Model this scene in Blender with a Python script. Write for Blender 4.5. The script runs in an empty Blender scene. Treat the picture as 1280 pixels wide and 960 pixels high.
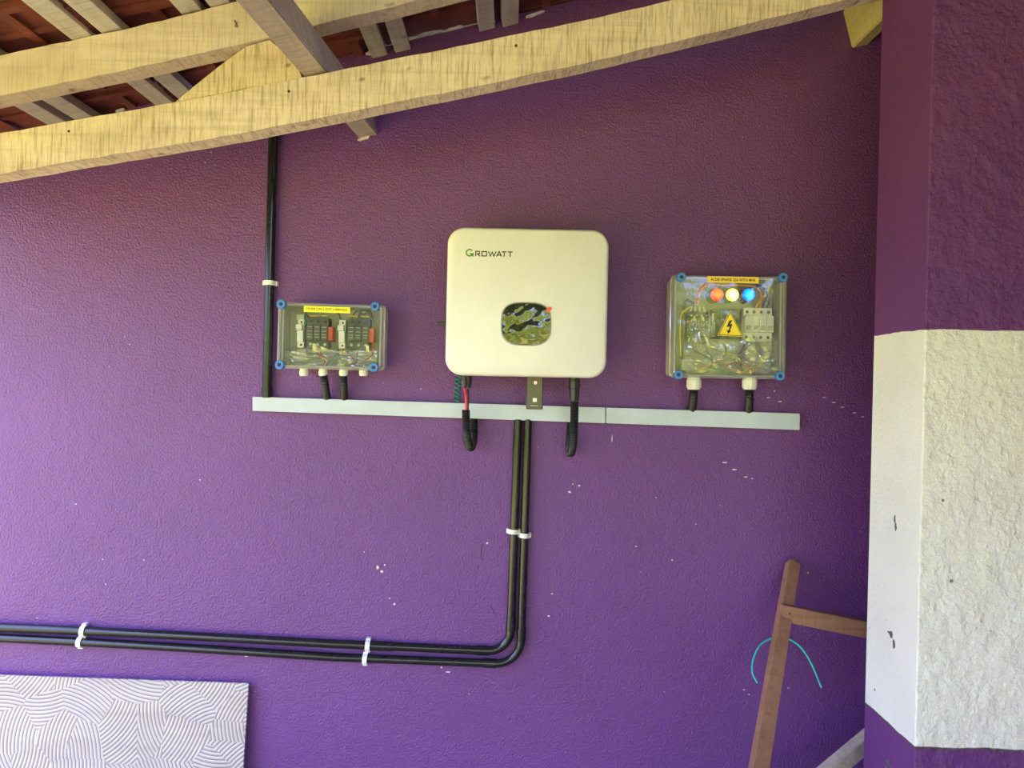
import bpy, bmesh, math, random
from mathutils import Vector, Matrix, Euler

S = bpy.context.scene
COL = S.collection
random.seed(7)
R = math.radians

# ------------------------------------------------------------------ camera, light, exposure
CAM_Z = 1.45            # eye height above the floor
FPX = 961.0             # focal length in pixels of a 1280 x 960 frame
TR = 0.025              # tangent of the camera roll
RS, RC = math.sin(math.atan(TR)), math.cos(math.atan(TR))
WALL_Y = 2.20           # the purple wall

cam_d = bpy.data.cameras.new('camera')
cam_d.sensor_width = 36.0
cam_d.lens = FPX / 1280.0 * 36.0
cam_d.clip_start = 0.02
cam = bpy.data.objects.new('camera', cam_d)
COL.objects.link(cam)
cam.matrix_world = Matrix(((RC, -RS, 0, 0), (0, 0, -1, 0), (RS, RC, 0, CAM_Z), (0, 0, 0, 1)))
S.camera = cam

w = bpy.data.worlds.new('sky')
S.world = w
w.use_nodes = True
wn = w.node_tree
wn.nodes.clear()
wo = wn.nodes.new('ShaderNodeOutputWorld')
wb = wn.nodes.new('ShaderNodeBackground')
wb.inputs['Color'].default_value = (0.41, 0.53, 1.0, 1)
wb.inputs['Strength'].default_value = 6.0
wn.links.new(wb.outputs[0], wo.inputs[0])

sun_d = bpy.data.lights.new('sun', 'SUN')
sun_d.energy = 20.0
sun_d.angle = R(1.0)
sun_d.color = (1.0, 0.95, 0.83)
sun = bpy.data.objects.new('sun', sun_d)
COL.objects.link(sun)
sun.location = (-2, 6, 9)
sun.rotation_euler = Vector((-0.25, 0.56, 0.82)).to_track_quat('Z', 'Y').to_euler()

S.view_settings.view_transform = 'Standard'
S.view_settings.look = 'None'
S.view_settings.gamma = 1.0
S.view_settings.use_curve_mapping = False
S.view_settings.exposure = 0.84

# ------------------------------------------------------------------ helpers
def W(px, py, d):
    """point seen at (px, py) of the photograph, at depth d in front of the lens"""
    dx, dy = px - 640.0, py - 480.0
    X = dx * RC + dy * RS
    Yd = -dx * RS + dy * RC
    return Vector((X * d / FPX, d, CAM_Z - Yd * d / FPX))

def new_mat(name):
    m = bpy.data.materials.new(name)
    m.use_nodes = True
    return m, m.node_tree, m.node_tree.nodes['Principled BSDF']

def N(nt, kind, **kw):
    n = nt.nodes.new(kind)
    for k, v in kw.items():
        if k in n.inputs:
            n.inputs[k].default_value = v
        else:
            setattr(n, k, v)
    return n

def ramp(nt, fac, stops):
    r = nt.nodes.new('ShaderNodeValToRGB')
    e = r.color_ramp.elements
    while len(e) < len(stops):
        e.new(0.5)
    for i, (p, c) in enumerate(stops):
        e[i].position = p
        e[i].color = tuple(c) + (1,) if len(c) == 3 else c
    nt.links.new(fac, r.inputs[0])
    return r.outputs[0]

def coord(nt, scale=(1, 1, 1), rot=(0, 0, 0)):
    tc = nt.nodes.new('ShaderNodeTexCoord')
    mp = nt.nodes.new('ShaderNodeMapping')
    mp.inputs['Scale'].default_value = scale
    mp.inputs['Rotation'].default_value = rot
    nt.links.new(tc.outputs['Object'], mp.inputs[0])
    return mp.outputs[0]

def bump(nt, height, strength, dist, bsdf, prev=None):
    b = nt.nodes.new('ShaderNodeBump')
    b.inputs['Strength'].default_value = strength
    b.inputs['Distance'].default_value = dist
    nt.links.new(height, b.inputs['Height'])
    if prev:
        nt.links.new(prev, b.inputs['Normal'])
    if bsdf:
        nt.links.new(b.outputs[0], bsdf.inputs['Normal'])
    return b.outputs[0]

def noise(nt, vec, scale, detail=3, rough=0.55):
    n = nt.nodes.new('ShaderNodeTexNoise')
    n.inputs['Scale'].default_value = scale
    n.inputs['Detail'].default_value = detail
    n.inputs['Roughness'].default_value = rough
    nt.links.new(vec, n.inputs['Vector'])
    return n.outputs['Fac']

def mixc(nt, fac, a, b, mode='MIX'):
    m = nt.nodes.new('ShaderNodeMix')
    m.data_type = 'RGBA'
    m.blend_type = mode
    for sock, v in ((m.inputs[0], fac), (m.inputs[6], a), (m.inputs[7], b)):
        if isinstance(v, (int, float)):
            sock.default_value = v
        elif isinstance(v, tuple):
            sock.default_value = v + (1,) if len(v) == 3 else v
        else:
            nt.links.new(v, sock)
    return m.outputs[2]

def math_n(nt, op, a, b=None):
    m = nt.nodes.new('ShaderNodeMath')
    m.operation = op
    for i, v in enumerate((a, b)):
        if v is None:
            continue
        if isinstance(v, (int, float)):
            m.inputs[i].default_value = v
        else:
            nt.links.new(v, m.inputs[i])
    return m.outputs[0]

# ------------------------------------------------------------------ materials
def plain(name, col, rough=0.5, metal=0.0, var=0.12, scale=40, bump_s=0.0, spec=0.5):
    m, nt, b = new_mat(name)
    v = coord(nt)
    n = noise(nt, v, scale, 3)
    lo = tuple(max(0, c * (1 - var)) for c in col)
    hi = tuple(min(1, c * (1 + var)) for c in col)
    nt.links.new(ramp(nt, n, [(0.3, lo), (0.7, hi)]), b.inputs['Base Color'])
    b.inputs['Roughness'].default_value = rough
    b.inputs['Metallic'].default_value = metal
    b.inputs['Specular IOR Level'].default_value = spec
    if bump_s:
        bump(nt, n, bump_s, 0.001, b)
    return m

PURPLE = (0.172, 0.049, 0.245)

def mat_purple_wall():
    m, nt, b = new_mat('purple_plaster')
    v = coord(nt)
    big = noise(nt, v, 2.2, 5)
    mid = noise(nt, v, 16, 4)
    c = ramp(nt, big, [(0.25, tuple(x * 0.76 for x in PURPLE)), (0.75, tuple(x * 0.96 for x in PURPLE))])
    c = mixc(nt, math_n(nt, 'MULTIPLY', mid, 0.25), c, (0.17, 0.055, 0.25))
    # tiny knocked-off paint specks
    vo = nt.nodes.new('ShaderNodeTexVoronoi')
    vo.inputs['Scale'].default_value = 26
    nt.links.new(v, vo.inputs['Vector'])
    sp = math_n(nt, 'LESS_THAN', vo.outputs['Distance'], 0.045)
    pick = math_n(nt, 'GREATER_THAN', noise(nt, v, 3.1, 2), 0.60)
    c = mixc(nt, math_n(nt, 'MULTIPLY', math_n(nt, 'MULTIPLY', sp, pick), 0.8), c, (0.62, 0.52, 0.60))
    nt.links.new(c, b.inputs['Base Color'])
    b.inputs['Roughness'].default_value = 0.42
    b.inputs['Specular IOR Level'].default_value = 0.5
    fine = noise(nt, v, 170, 2, 0.5)
    n1 = bump(nt, fine, 0.9, 0.0038, None)
    n2 = bump(nt, noise(nt, v, 42, 3), 0.5, 0.004, None, n1)
    bump(nt, big, 0.4, 0.02, b, n2)
    return m

def mat_pier(name, rough_plaster):
    """purple - white - purple bands of the pier, split at 0.70 m and 1.59 m"""
    m, nt, b = new_mat(name)
    v = coord(nt)
    sep = nt.nodes.new('ShaderNodeSeparateXYZ')
    nt.links.new(v, sep.inputs[0])
    wob = math_n(nt, 'MULTIPLY', math_n(nt, 'SUBTRACT', noise(nt, v, 9, 3), 0.5), 0.016)
    z = math_n(nt, 'ADD', sep.outputs['Z'], wob)
    white = math_n(nt, 'MULTIPLY', math_n(nt, 'GREATER_THAN', z, 0.702), math_n(nt, 'LESS_THAN', z, 1.588))
    st = noise(nt, v, 5, 5)
    cw = ramp(nt, st, [(0.2, (0.71, 0.70, 0.63)), (0.75, (0.83, 0.82, 0.745))])
    # dark pits and chips
    vo = nt.nodes.new('ShaderNodeTexVoronoi')
    vo.inputs['Scale'].default_value = 17
    nt.links.new(v, vo.inputs['Vector'])
    pit = math_n(nt, 'MULTIPLY', math_n(nt, 'LESS_THAN', vo.outputs['Distance'], 0.07),
                 math_n(nt, 'GREATER_THAN', noise(nt, v, 7, 2), 0.56))
    cw = mixc(nt, pit, cw, (0.22, 0.19, 0.16))
    cp = ramp(nt, st, [(0.25, tuple(x * 0.72 for x in PURPLE)), (0.8, (0.150, 0.044, 0.170))])
    cp = mixc(nt, math_n(nt, 'MULTIPLY', pit, 0.7), cp, (0.05, 0.02, 0.05))
    edge = math_n(nt, 'LESS_THAN', math_n(nt, 'ABSOLUTE', math_n(nt, 'SUBTRACT', z, 0.700)), 0.0035)
    c = mixc(nt, white, cp, cw)
    c = mixc(nt, math_n(nt, 'MULTIPLY', edge, 0.8), c, (0.10, 0.06, 0.08))
    nt.links.new(c, b.inputs['Base Color'])
    b.inputs['Roughness'].default_value = 0.55
    b.inputs['Specular IOR Level'].default_value = 0.35
    if rough_plaster:
        n1 = bump(nt, noise(nt, v, 30, 5, 0.6), 1.0, 0.011, None)
        n2 = bump(nt, noise(nt, v, 95, 3), 0.7, 0.004, None, n1)
        bump(nt, noise(nt, v, 8, 3), 0.6, 0.02, b, n2)
    else:
        n1 = bump(nt, noise(nt, v, 110, 4), 0.6, 0.0025, None)
        n2 = bump(nt, pit, 0.8, -0.004, None, n1)
        bump(nt, noise(nt, v, 9, 3), 0.4, 0.008, b, n2)
    return m

def mat_sawn(name, light, dark, ang, streak=1.0, along_y=False, edge_dark=0.0):
    """rough sawn timber; saw marks run across the length, stains along it"""
    m, nt, b = new_mat(name)
    if along_y:
        v1 = coord(nt, (9, 90, 9)); v2 = coord(nt, (60, 2.5, 60)); v3 = coord(nt, (7, 3, 7))
    else:
        v1 = coord(nt, (150, 20, 11), (0, ang, 0)); v2 = coord(nt, (3, 60, 60), (0, ang, 0)); v3 = coord(nt, (4, 6, 9), (0, ang, 0))
    saw = noise(nt, v1, 1.0, 4, 0.65)
    grain = noise(nt, v2, 1.0, 4, 0.6)
    stain = noise(nt, v3, 1.0, 5, 0.6)
    c = ramp(nt, stain, [(0.28, tuple(0.45 * d + 0.55 * l for d, l in zip(dark, light))), (0.55, light)])
    c = mixc(nt, math_n(nt, 'MULTIPLY', ramp_val(nt, grain, 0.50, 0.75), 0.40), c, dark)
    c = mixc(nt, math_n(nt, 'MULTIPLY', ramp_val(nt, saw, 0.47, 0.72), 0.85 * streak), c, tuple(d * 0.8 for d in dark))
    kn = noise(nt, coord(nt, (14, 14, 22), (0, ang, 0)), 1.0, 2)
    c = mixc(nt, math_n(nt, 'MULTIPLY', ramp_val(nt, kn, 0.70, 0.80), 0.8), c, tuple(d * 0.35 for d in dark))
    nt.links.new(c, b.inputs['Base Color'])
    b.inputs['Roughness'].default_value = 0.8
    b.inputs['Specular IOR Level'].default_value = 0.2
    n1 = bump(nt, saw, 0.6, 0.003, None)
    bump(nt, grain, 0.4, 0.002, b, n1)
    return m

def ramp_val(nt, fac, a, b_):
    mr = nt.nodes.new('ShaderNodeMapRange')
    mr.inputs[1].default_value = a
    mr.inputs[2].default_value = b_
    nt.links.new(fac, mr.inputs[0])
    return mr.outputs[0]

def mat_clay():
    m, nt, b = new_mat('clay_tile')
    v = coord(nt)
    oi = nt.nodes.new('ShaderNodeObjectInfo')
    n = noise(nt, v, 14, 5)
    c = ramp(nt, n, [(0.25, (0.09, 0.018, 0.014)), (0.6, (0.19, 0.036, 0.026)), (0.85, (0.27, 0.085, 0.065))])
    c = mixc(nt, math_n(nt, 'MULTIPLY', oi.outputs['Random'], 0.45), c, (0.07, 0.016, 0.014))
    nt.links.new(c, b.inputs['Base Color'])
    b.inputs['Roughness'].default_value = 0.8
    bump(nt, noise(nt, v, 60, 3), 0.4, 0.003, b)
    return m

def mat_swirl():
    """pale panel with fans of combed arcs"""
    m, nt, b = new_mat('combed_panel')
    v = coord(nt)
    vo = nt.nodes.new('ShaderNodeTexVoronoi')
    vo.inputs['Scale'].default_value = 8.0
    vo.inputs['Randomness'].default_value = 0.95
    nt.links.new(v, vo.inputs['Vector'])
    # a fan centre well outside each cell
    off = nt.nodes.new('ShaderNodeVectorMath'); off.operation = 'SUBTRACT'
    nt.links.new(vo.outputs['Color'], off.inputs[0]); off.inputs[1].default_value = (0.5, 0.5, 0.5)
    sc = nt.nodes.new('ShaderNodeVectorMath'); sc.operation = 'MULTIPLY'
    fo = nt.nodes.new('ShaderNodeVectorMath'); fo.operation = 'MULTIPLY'
    nt.links.new(off.outputs[0], fo.inputs[0]); fo.inputs[1].default_value = (1.6, 0.0, 1.0)
    no = nt.nodes.new('ShaderNodeVectorMath'); no.operation = 'NORMALIZE'
    nt.links.new(fo.outputs[0], no.inputs[0])
    nt.links.new(no.outputs[0], sc.inputs[0]); sc.inputs[1].default_value = (0.21, 0.0, 0.21)
    cen = nt.nodes.new('ShaderNodeVectorMath'); cen.operation = 'ADD'
    nt.links.new(vo.outputs['Position'], cen.inputs[0]); nt.links.new(sc.outputs[0], cen.inputs[1])
    df = nt.nodes.new('ShaderNodeVectorMath'); df.operation = 'SUBTRACT'
    nt.links.new(v, df.inputs[0]); nt.links.new(cen.outputs[0], df.inputs[1])
    fl = nt.nodes.new('ShaderNodeVectorMath'); fl.operation = 'MULTIPLY'
    nt.links.new(df.outputs[0], fl.inputs[0]); fl.inputs[1].default_value = (1, 0, 1)
    ln = nt.nodes.new('ShaderNodeVectorMath'); ln.operation = 'LENGTH'
    nt.links.new(fl.outputs[0], ln.inputs[0])
    s = math_n(nt, 'SINE', math_n(nt, 'MULTIPLY', ln.outputs['Value'], 2 * math.pi / 0.0104))
    g = ramp_val(nt, s, 0.35, 0.95)
    n = noise(nt, coord(nt, (3, 3, 14)), 1.0, 4)
    base = ramp(nt, n, [(0.25, (0.40, 0.335, 0.32)), (0.6, (0.54, 0.465, 0.44)), (0.8, (0.60, 0.50, 0.47))])
    c = mixc(nt, math_n(nt, 'MULTIPLY', g, 0.85), base, (0.15, 0.12, 0.115))
    nt.links.new(c, b.inputs['Base Color'])
    b.inputs['Roughness'].default_value = 0.38
    bump(nt, s, 0.45, -0.0015, b)
    return m

def mat_clear(name, refl, milky, crumple, tint=(0.93, 0.95, 0.93)):
    """thin clear plastic: see-through, mirror-like skin, a little haze"""
    m = bpy.data.materials.new(name)
    m.use_nodes = True
    nt = m.node_tree
    nt.nodes.clear()
    out = nt.nodes.new('ShaderNodeOutputMaterial')
    tr = nt.nodes.new('ShaderNodeBsdfTransparent'); tr.inputs[0].default_value = tint + (1,)
    di = nt.nodes.new('ShaderNodeBsdfDiffuse'); di.inputs[0].default_value = (0.75, 0.77, 0.74, 1)
    gl = nt.nodes.new('ShaderNodeBsdfGlossy'); gl.inputs['Roughness'].default_value = 0.06
    lw = nt.nodes.new('ShaderNodeLayerWeight'); lw.inputs[0].default_value = 0.25
    m1 = nt.nodes.new('ShaderNodeMixShader'); m1.inputs[0].default_value = milky
    m2 = nt.nodes.new('ShaderNodeMixShader')
    nt.links.new(tr.outputs[0], m1.inputs[1]); nt.links.new(di.outputs[0], m1.inputs[2])
    f = math_n(nt, 'ADD', math_n(nt, 'MULTIPLY', lw.outputs['Fresnel'], 0.6), refl)
    nt.links.new(f, m2.inputs[0])
    nt.links.new(m1.outputs[0], m2.inputs[1]); nt.links.new(gl.outputs[0], m2.inputs[2])
    nt.links.new(m2.outputs[0], out.inputs[0])
    if crumple:
        v = coord(nt)
        n1 = bump(nt, noise(nt, v, 14, 2, 0.45), crumple, 0.006, None)
        n2 = bump(nt, noise(nt, v, 60, 2, 0.5), crumple, 0.0008, None, n1)
        nt.links.new(n2, gl.inputs['Normal'])
    return m

def mat_screen():
    m, nt, b = new_mat('screen_under_film')
    b.inputs['Base Color'].default_value = (0.016, 0.022, 0.010, 1)
    b.inputs['Roughness'].default_value = 0.07
    b.inputs['IOR'].default_value = 1.8
    b.inputs['Coat Weight'].default_value = 0.0
    b.inputs['Coat Roughness'].default_value = 0.05
    b.inputs['Coat IOR'].default_value = 1.8
    v = coord(nt, (1, 1, 1.2), (0, 0.5, 0))
    n1 = bump(nt, noise(nt, v, 17, 1.5, 0.5), 1.0, 0.0095, None)
    n2 = bump(nt, noise(nt, v, 90, 2, 0.5), 0.5, 0.0006, None, n1)
    nt.links.new(n2, b.inputs['Normal'])
    nt.links.new(n2, b.inputs['Coat Normal'])
    return m

def mat_glow(name, col, rim, strength):
    m = bpy.data.materials.new(name)
    m.use_nodes = True
    nt = m.node_tree
    b = nt.nodes['Principled BSDF']
    tc = nt.nodes.new('ShaderNodeTexCoord')
    gr = nt.nodes.new('ShaderNodeVectorMath'); gr.operation = 'MULTIPLY'
    nt.links.new(tc.outputs['Object'], gr.inputs[0]); gr.inputs[1].default_value = (1, 0, 1)
    ln = nt.nodes.new('ShaderNodeVectorMath'); ln.operation = 'LENGTH'
    nt.links.new(gr.outputs[0], ln.inputs[0])
    f = ramp_val(nt, ln.outputs['Value'], 0.006, 0.0165)
    c = mixc(nt, f, col, rim)
    nt.links.new(c, b.inputs['Emission Color'])
    b.inputs['Base Color'].default_value = rim + (1,)
    b.inputs['Emission Strength'].default_value = strength
    b.inputs['Roughness'].default_value = 0.3
    return m

def mat_foliage(name, a, b_, c_, sc):
    m, nt, b = new_mat(name)
    v = coord(nt)
    n = noise(nt, v, sc, 5, 0.7)
    nt.links.new(ramp(nt, n, [(0.3, a), (0.5, b_), (0.7, c_)]), b.inputs['Base Color'])
    b.inputs['Roughness'].default_value = 0.7
    bump(nt, n, 1.0, 0.2, b)
    return m

M = {}
M['purple'] = mat_purple_wall()
M['pier_smooth'] = mat_pier('pier_smooth_plaster', False)
M['pier_rough'] = mat_pier('pier_rough_plaster', True)
M['beam'] = mat_sawn('sawn_yellow_timber', (0.70, 0.57, 0.46), (0.29, 0.20, 0.12), 0.21)
M['rafter'] = mat_sawn('smooth_yellow_timber', (0.62, 0.51, 0.42), (0.29, 0.20, 0.13), 0.25, 0.5)
M['purlin'] = mat_sawn('grey_brown_timber', (0.47, 0.39, 0.36), (0.22, 0.16, 0.12), 0, 0.4, True)
M['batten'] = mat_sawn('pale_grey_timber', (0.52, 0.47, 0.46), (0.22, 0.18, 0.16), 0, 0.4, True)
M['green_timber'] = mat_sawn('greenish_timber', (0.60, 0.50, 0.22), (0.26, 0.22, 0.10), 0, 0.3, True)
M['brown_timber'] = mat_sawn('brown_hardwood', (0.33, 0.17, 0.105), (0.13, 0.055, 0.03), 1.35, 0.3)
M['clay'] = mat_clay()
M['under'] = plain('roof_underlay', (0.05, 0.025, 0.02), 0.9)
M['mortar'] = plain('white_mortar', (0.66, 0.62, 0.60), 0.9, 0, 0.2, 60, 0.5)
M['concrete'] = plain('earth_floor', (0.26, 0.19, 0.11), 0.8, 0, 0.2, 6, 0.3)
M['lawn'] = mat_foliage('lawn', (0.26, 0.24, 0.025), (0.44, 0.38, 0.045), (0.55, 0.44, 0.075), 1.5)
M['leaves'] = mat_foliage('hedge_leaves', (0.04, 0.07, 0.008), (0.26, 0.31, 0.035), (0.50, 0.48, 0.08), 2.2)
M['swirl'] = mat_swirl()
M['panel_edge'] = plain('panel_edge', (0.60, 0.53, 0.50), 0.6)
M['black_pipe'] = plain('black_pvc', (0.011, 0.012, 0.016), 0.20, 0, 0.3, 30, 0.12, 0.5)
M['black_rubber'] = plain('black_corrugated', (0.012, 0.012, 0.013), 0.42, 0, 0.2, 60)
M['black_plastic'] = plain('black_plastic', (0.02, 0.022, 0.022), 0.35)
M['white_plastic'] = plain('white_plastic', (0.80, 0.79, 0.77), 0.4, 0, 0.04)
M['gland_white'] = plain('gland_white', (0.74, 0.74, 0.66), 0.45, 0, 0.05)
M['trunking'] = plain('grey_white_pvc', (0.52, 0.59, 0.66), 0.4, 0, 0.06, 12)
M['inverter'] = plain('cream_white_shell', (0.80, 0.79, 0.74), 0.45, 0, 0.025, 9)
M['alloy'] = plain('dark_alloy', (0.20, 0.20, 0.21), 0.5, 0.6)
M['box_grey'] = plain('grey_abs', (0.50, 0.49, 0.47), 0.5, 0, 0.05)
M['plate'] = plain('pale_plate', (0.40, 0.40, 0.38), 0.5, 0, 0.10, 18)
M['clear'] = mat_clear('clear_lid', 0.004, 0.01, 0.35)
M['clear_film'] = mat_clear('clear_lid_with_film', 0.045, 0.03, 0.6)
M['clear_edge'] = mat_clear('clear_lid_edge', 0.16, 0.42, 0.0)
M['film'] = mat_clear('crumpled_film', 0.18, 0.12, 0.0, (0.985, 0.985, 0.98))
M['blue'] = plain('blue_screw', (0.05, 0.22, 0.62), 0.4, 0, 0.08)
M['deep_blue'] = plain('deep_blue', (0.008, 0.02, 0.10), 0.5)
M['label_yellow'] = plain('yellow_label', (0.90, 0.83, 0.02), 0.45, 0, 0.03)
M['label_orange'] = plain('amber_label', (0.93, 0.66, 0.06), 0.45, 0, 0.03)
M['sign_yellow'] = plain('sign_yellow', (0.92, 0.72, 0.03), 0.45, 0, 0.03)
M['crack'] = plain('crack_dark_purple', (0.05, 0.02, 0.06), 0.8)  # dark purple colour of the hairline cracks
M['ink'] = plain('black_ink', (0.015, 0.015, 0.015), 0.5)
M['olive_ink'] = plain('label_ink', (0.05, 0.04, 0.005), 0.5)
M['logo_green'] = plain('logo_green', (0.07, 0.30, 0.03), 0.5)
M['device_grey'] = plain('device_grey', (0.06, 0.062, 0.062), 0.5)
M['device_white'] = plain('device_white', (0.72, 0.71, 0.66), 0.45, 0, 0.05)
M['red'] = plain('red_plastic', (0.62, 0.06, 0.05), 0.4)
M['red_cable'] = plain('red_cable', (0.70, 0.05, 0.08), 0.4)
M['green_cable'] = plain('green_cable', (0.0, 0.22, 0.13), 0.35)
M['teal'] = plain('teal_cable', (0.03, 0.50, 0.48), 0.4)
M['orange_cable'] = plain('orange_cable', (0.85, 0.33, 0.03), 0.4)
M['yellow_cable'] = plain('yellow_cable', (0.80, 0.55, 0.05), 0.4)
M['blue_cable'] = plain('blue_cable', (0.04, 0.06, 0.45), 0.4)
M['grey_cable'] = plain('grey_cable', (0.10, 0.10, 0.11), 0.4)
M['screen'] = mat_screen()
M['bezel'] = plain('screen_bezel', (0.28, 0.31, 0.26), 0.3, 0.3)
M['tab'] = plain('red_film_tab', (0.80, 0.09, 0.05), 0.4)
M['stick'] = plain('bronze_grey_plastic', (0.085, 0.078, 0.06), 0.35, 0.2, 0.1)
M['steel'] = plain('steel', (0.35, 0.34, 0.33), 0.4, 0.9)
M['lamp_red'] = mat_glow('lamp_red', (1.0, 0.17, 0.02), (0.85, 0.015, 0.02), 1.2)
M['lamp_yellow'] = mat_glow('lamp_yellow', (1.0, 0.90, 0.45), (0.95, 0.62, 0.02), 1.4)
M['lamp_blue'] = mat_glow('lamp_blue', (0.0, 0.50, 1.0), (0.0, 0.10, 0.85), 1.3)
M['led_red'] = mat_glow('led_red', (1.0, 0.45, 0.35), (0.8, 0.05, 0.03), 0.9)

# ------------------------------------------------------------------ mesh builders
def link_mesh(name, bm, mat, parent=None, smooth=False, loc=None):
    me = bpy.data.meshes.new(name)
    bmesh.ops.recalc_face_normals(bm, faces=bm.faces)
    bm.to_mesh(me)
    bm.free()
    for mm in (mat if isinstance(mat, (list, tuple)) else [mat]):
        me.materials.append(mm)
    if smooth:
        me.shade_smooth() if hasattr(me, 'shade_smooth') else None
        try:
            me.set_sharp_from_angle(angle=R(38))
        except Exception:
            pass
    o = bpy.data.objects.new(name, me)
    COL.objects.link(o)
    if parent:
        o.parent = parent
    if loc is not None:
        o.location = loc
    return o

def tag(o, label, cat, group=None):
    o['label'] = label
    o['category'] = cat
    if group:
        o['group'] = group
    return o

def thing(name, loc, label, cat, group=None, rot=(0, 0, 0)):
    o = bpy.data.objects.new(name, None)
    o.empty_display_size = 0.05
    COL.objects.link(o)
    o.location = loc
    o.rotation_euler = rot
    return tag(o, label, cat, group)

def box(bm, x0, x1, y0, y1, z0, z1, mat=0, mtx=None, bev=0.0):
    co = [(x, y, z) for x in (x0, x1) for y in (y0, y1) for z in (z0, z1)]
    vs = [bm.verts.new(mtx @ Vector(c) if mtx else c) for c in co]
    fs = []
    for f in ((0, 1, 3, 2), (4, 6, 7, 5), (0, 4, 5, 1), (2, 3, 7, 6), (0, 2, 6, 4), (1, 5, 7, 3)):
        fc = bm.faces.new([vs[i] for i in f])
        fc.material_index = mat
        fs.append(fc)
    if bev:
        bmesh.ops.recalc_face_normals(bm, faces=fs)
        es = {e for f in fs for e in f.edges}
        bmesh.ops.bevel(bm, geom=list(es), offset=bev, segments=2, profile=0.6, affect='EDGES', material=-1)
    return vs

def hexa(bm, pts, mat=0):
    """8 corners, ordered as in box()"""
    vs = [bm.verts.new(p) for p in pts]
    for f in ((0, 1, 3, 2), (4, 6, 7, 5), (0, 4, 5, 1), (2, 3, 7, 6), (0, 2, 6, 4), (1, 5, 7, 3)):
        bm.faces.new([vs[i] for i in f]).material_index = mat
    return vs

def rr(wd, ht, r, n=6, cx=0, cz=0):
    pts = []
    for sx, sz, a0 in ((1, 1, 0), (-1, 1, 90), (-1, -1, 180), (1, -1, 270)):
        for k in range(n + 1):
            a = R(a0 + 90.0 * k / n)
            pts.append((cx + sx * (wd / 2 - r) + r * math.cos(a), cz + sz * (ht / 2 - r) + r * math.sin(a)))
    return pts

def superel(wd, ht, e=3.2, n=48, cx=0, cz=0):
    pts = []
    for k in range(n):
        a = 2 * math.pi * k / n
        c, s = math.cos(a), math.sin(a)
        pts.append((cx + wd / 2 * math.copysign(abs(c) ** (2 / e), c), cz + ht / 2 * math.copysign(abs(s) ** (2 / e), s)))
    return pts

def loft(bm, rings, cap0=True, cap1=True, mats=None):
    """rings: list of (outline points (x, z), y)"""
    vr = [[bm.verts.new((x, y, z)) for x, z in pts] for pts, y in rings]
    n = len(vr[0])
    for i in range(len(vr) - 1):
        for k in range(n):
            f = bm.faces.new((vr[i][k], vr[i][(k + 1) % n], vr[i + 1][(k + 1) % n], vr[i + 1][k]))
            if mats:
                f.material_index = mats[i]
    if cap0:
        bm.faces.new(vr[0])
    if cap1:
        f = bm.faces.new(vr[-1][::-1])
        if mats:
            f.material_index = mats[-1]

def prism(bm, pts, y0, y1, mat=0):
    a = [bm.verts.new((x, y0, z)) for x, z in pts]
    b = [bm.verts.new((x, y1, z)) for x, z in pts]
    n = len(pts)
    for k in range(n):
        bm.faces.new((a[k], a[(k + 1) % n], b[(k + 1) % n], b[k])).material_index = mat
    bm.faces.new(a[::-1]).material_index = mat
    bm.faces.new(b).material_index = mat

def smooth_path(pts, step):
    """Catmull-Rom through the points, resampled"""
    P = [Vector(p) for p in pts]
    if len(P) == 2:
        n = max(1, int((P[1] - P[0]).length / step))
        return [P[0].lerp(P[1], k / n) for k in range(n + 1)]
    P = [P[0] * 2 - P[1]] + P + [P[-1] * 2 - P[-2]]
    out = []
    for i in range(1, len(P) - 2):
        a, b, c, d = P[i - 1:i + 3]
        n = max(2, int((c - b).length / step))
        for k in range(n):
            t = k / n
            out.append(0.5 * ((2 * b) + (c - a) * t + (2 * a - 5 * b + 4 * c - d) * t * t + (3 * b - a - 3 * c + d) * t ** 3))
    out.append(P[-2])
    return out

def tube(bm, path, rad, segs=12, mat=0):
    """rad: number or function(index, count)"""
    path = [Vector(p) for p in path]
    n = len(path)
    t = (path[1] - path[0]).normalized()
    ref = Vector((0, 1, 0)) if abs(t.y) < 0.9 else Vector((1, 0, 0))
    u = t.cross(ref).normalized()
    rings = []
    for i, p in enumerate(path):
        t2 = (path[min(i + 1, n - 1)] - path[max(i - 1, 0)]).normalized()
        u = (u - t2 * u.dot(t2)).normalized()
        v = t2.cross(u)
        r = rad(i, n) if callable(rad) else rad
        rings.append([bm.verts.new(p + (u * math.cos(2 * math.pi * k / segs) + v * math.sin(2 * math.pi * k / segs)) * r) for k in range(segs)])
    for i in range(n - 1):
        for k in range(segs):
            bm.faces.new((rings[i][k], rings[i][(k + 1) % segs], rings[i + 1][(k + 1) % segs], rings[i + 1][k])).material_index = mat
    bm.faces.new(rings[0][::-1]).material_index = mat
    bm.faces.new(rings[-1]).material_index = mat

def lathe(bm, prof, base, axis, segs=20, mat=0):
    """prof: list of (radius, distance along axis)"""
    axis = Vector(axis).normalized()
    ref = Vector((0, 0, 1)) if abs(axis.z) < 0.9 else Vector((1, 0, 0))
    u = axis.cross(ref).normalized()
    v = axis.cross(u)
    rings = []
    for r, h in prof:
        c = Vector(base) + axis * h
        rings.append([bm.verts.new(c + (u * math.cos(2 * math.pi * k / segs) + v * math.sin(2 * math.pi * k / segs)) * r) for k in range(segs)])
    for i in range(len(rings) - 1):
        for k in range(segs):
            bm.faces.new((rings[i][k], rings[i][(k + 1) % segs], rings[i + 1][(k + 1) % segs], rings[i + 1][k])).material_index = mat
    bm.faces.new(rings[0][::-1]).material_index = mat
    bm.faces.new(rings[-1]).material_index = mat

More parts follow.
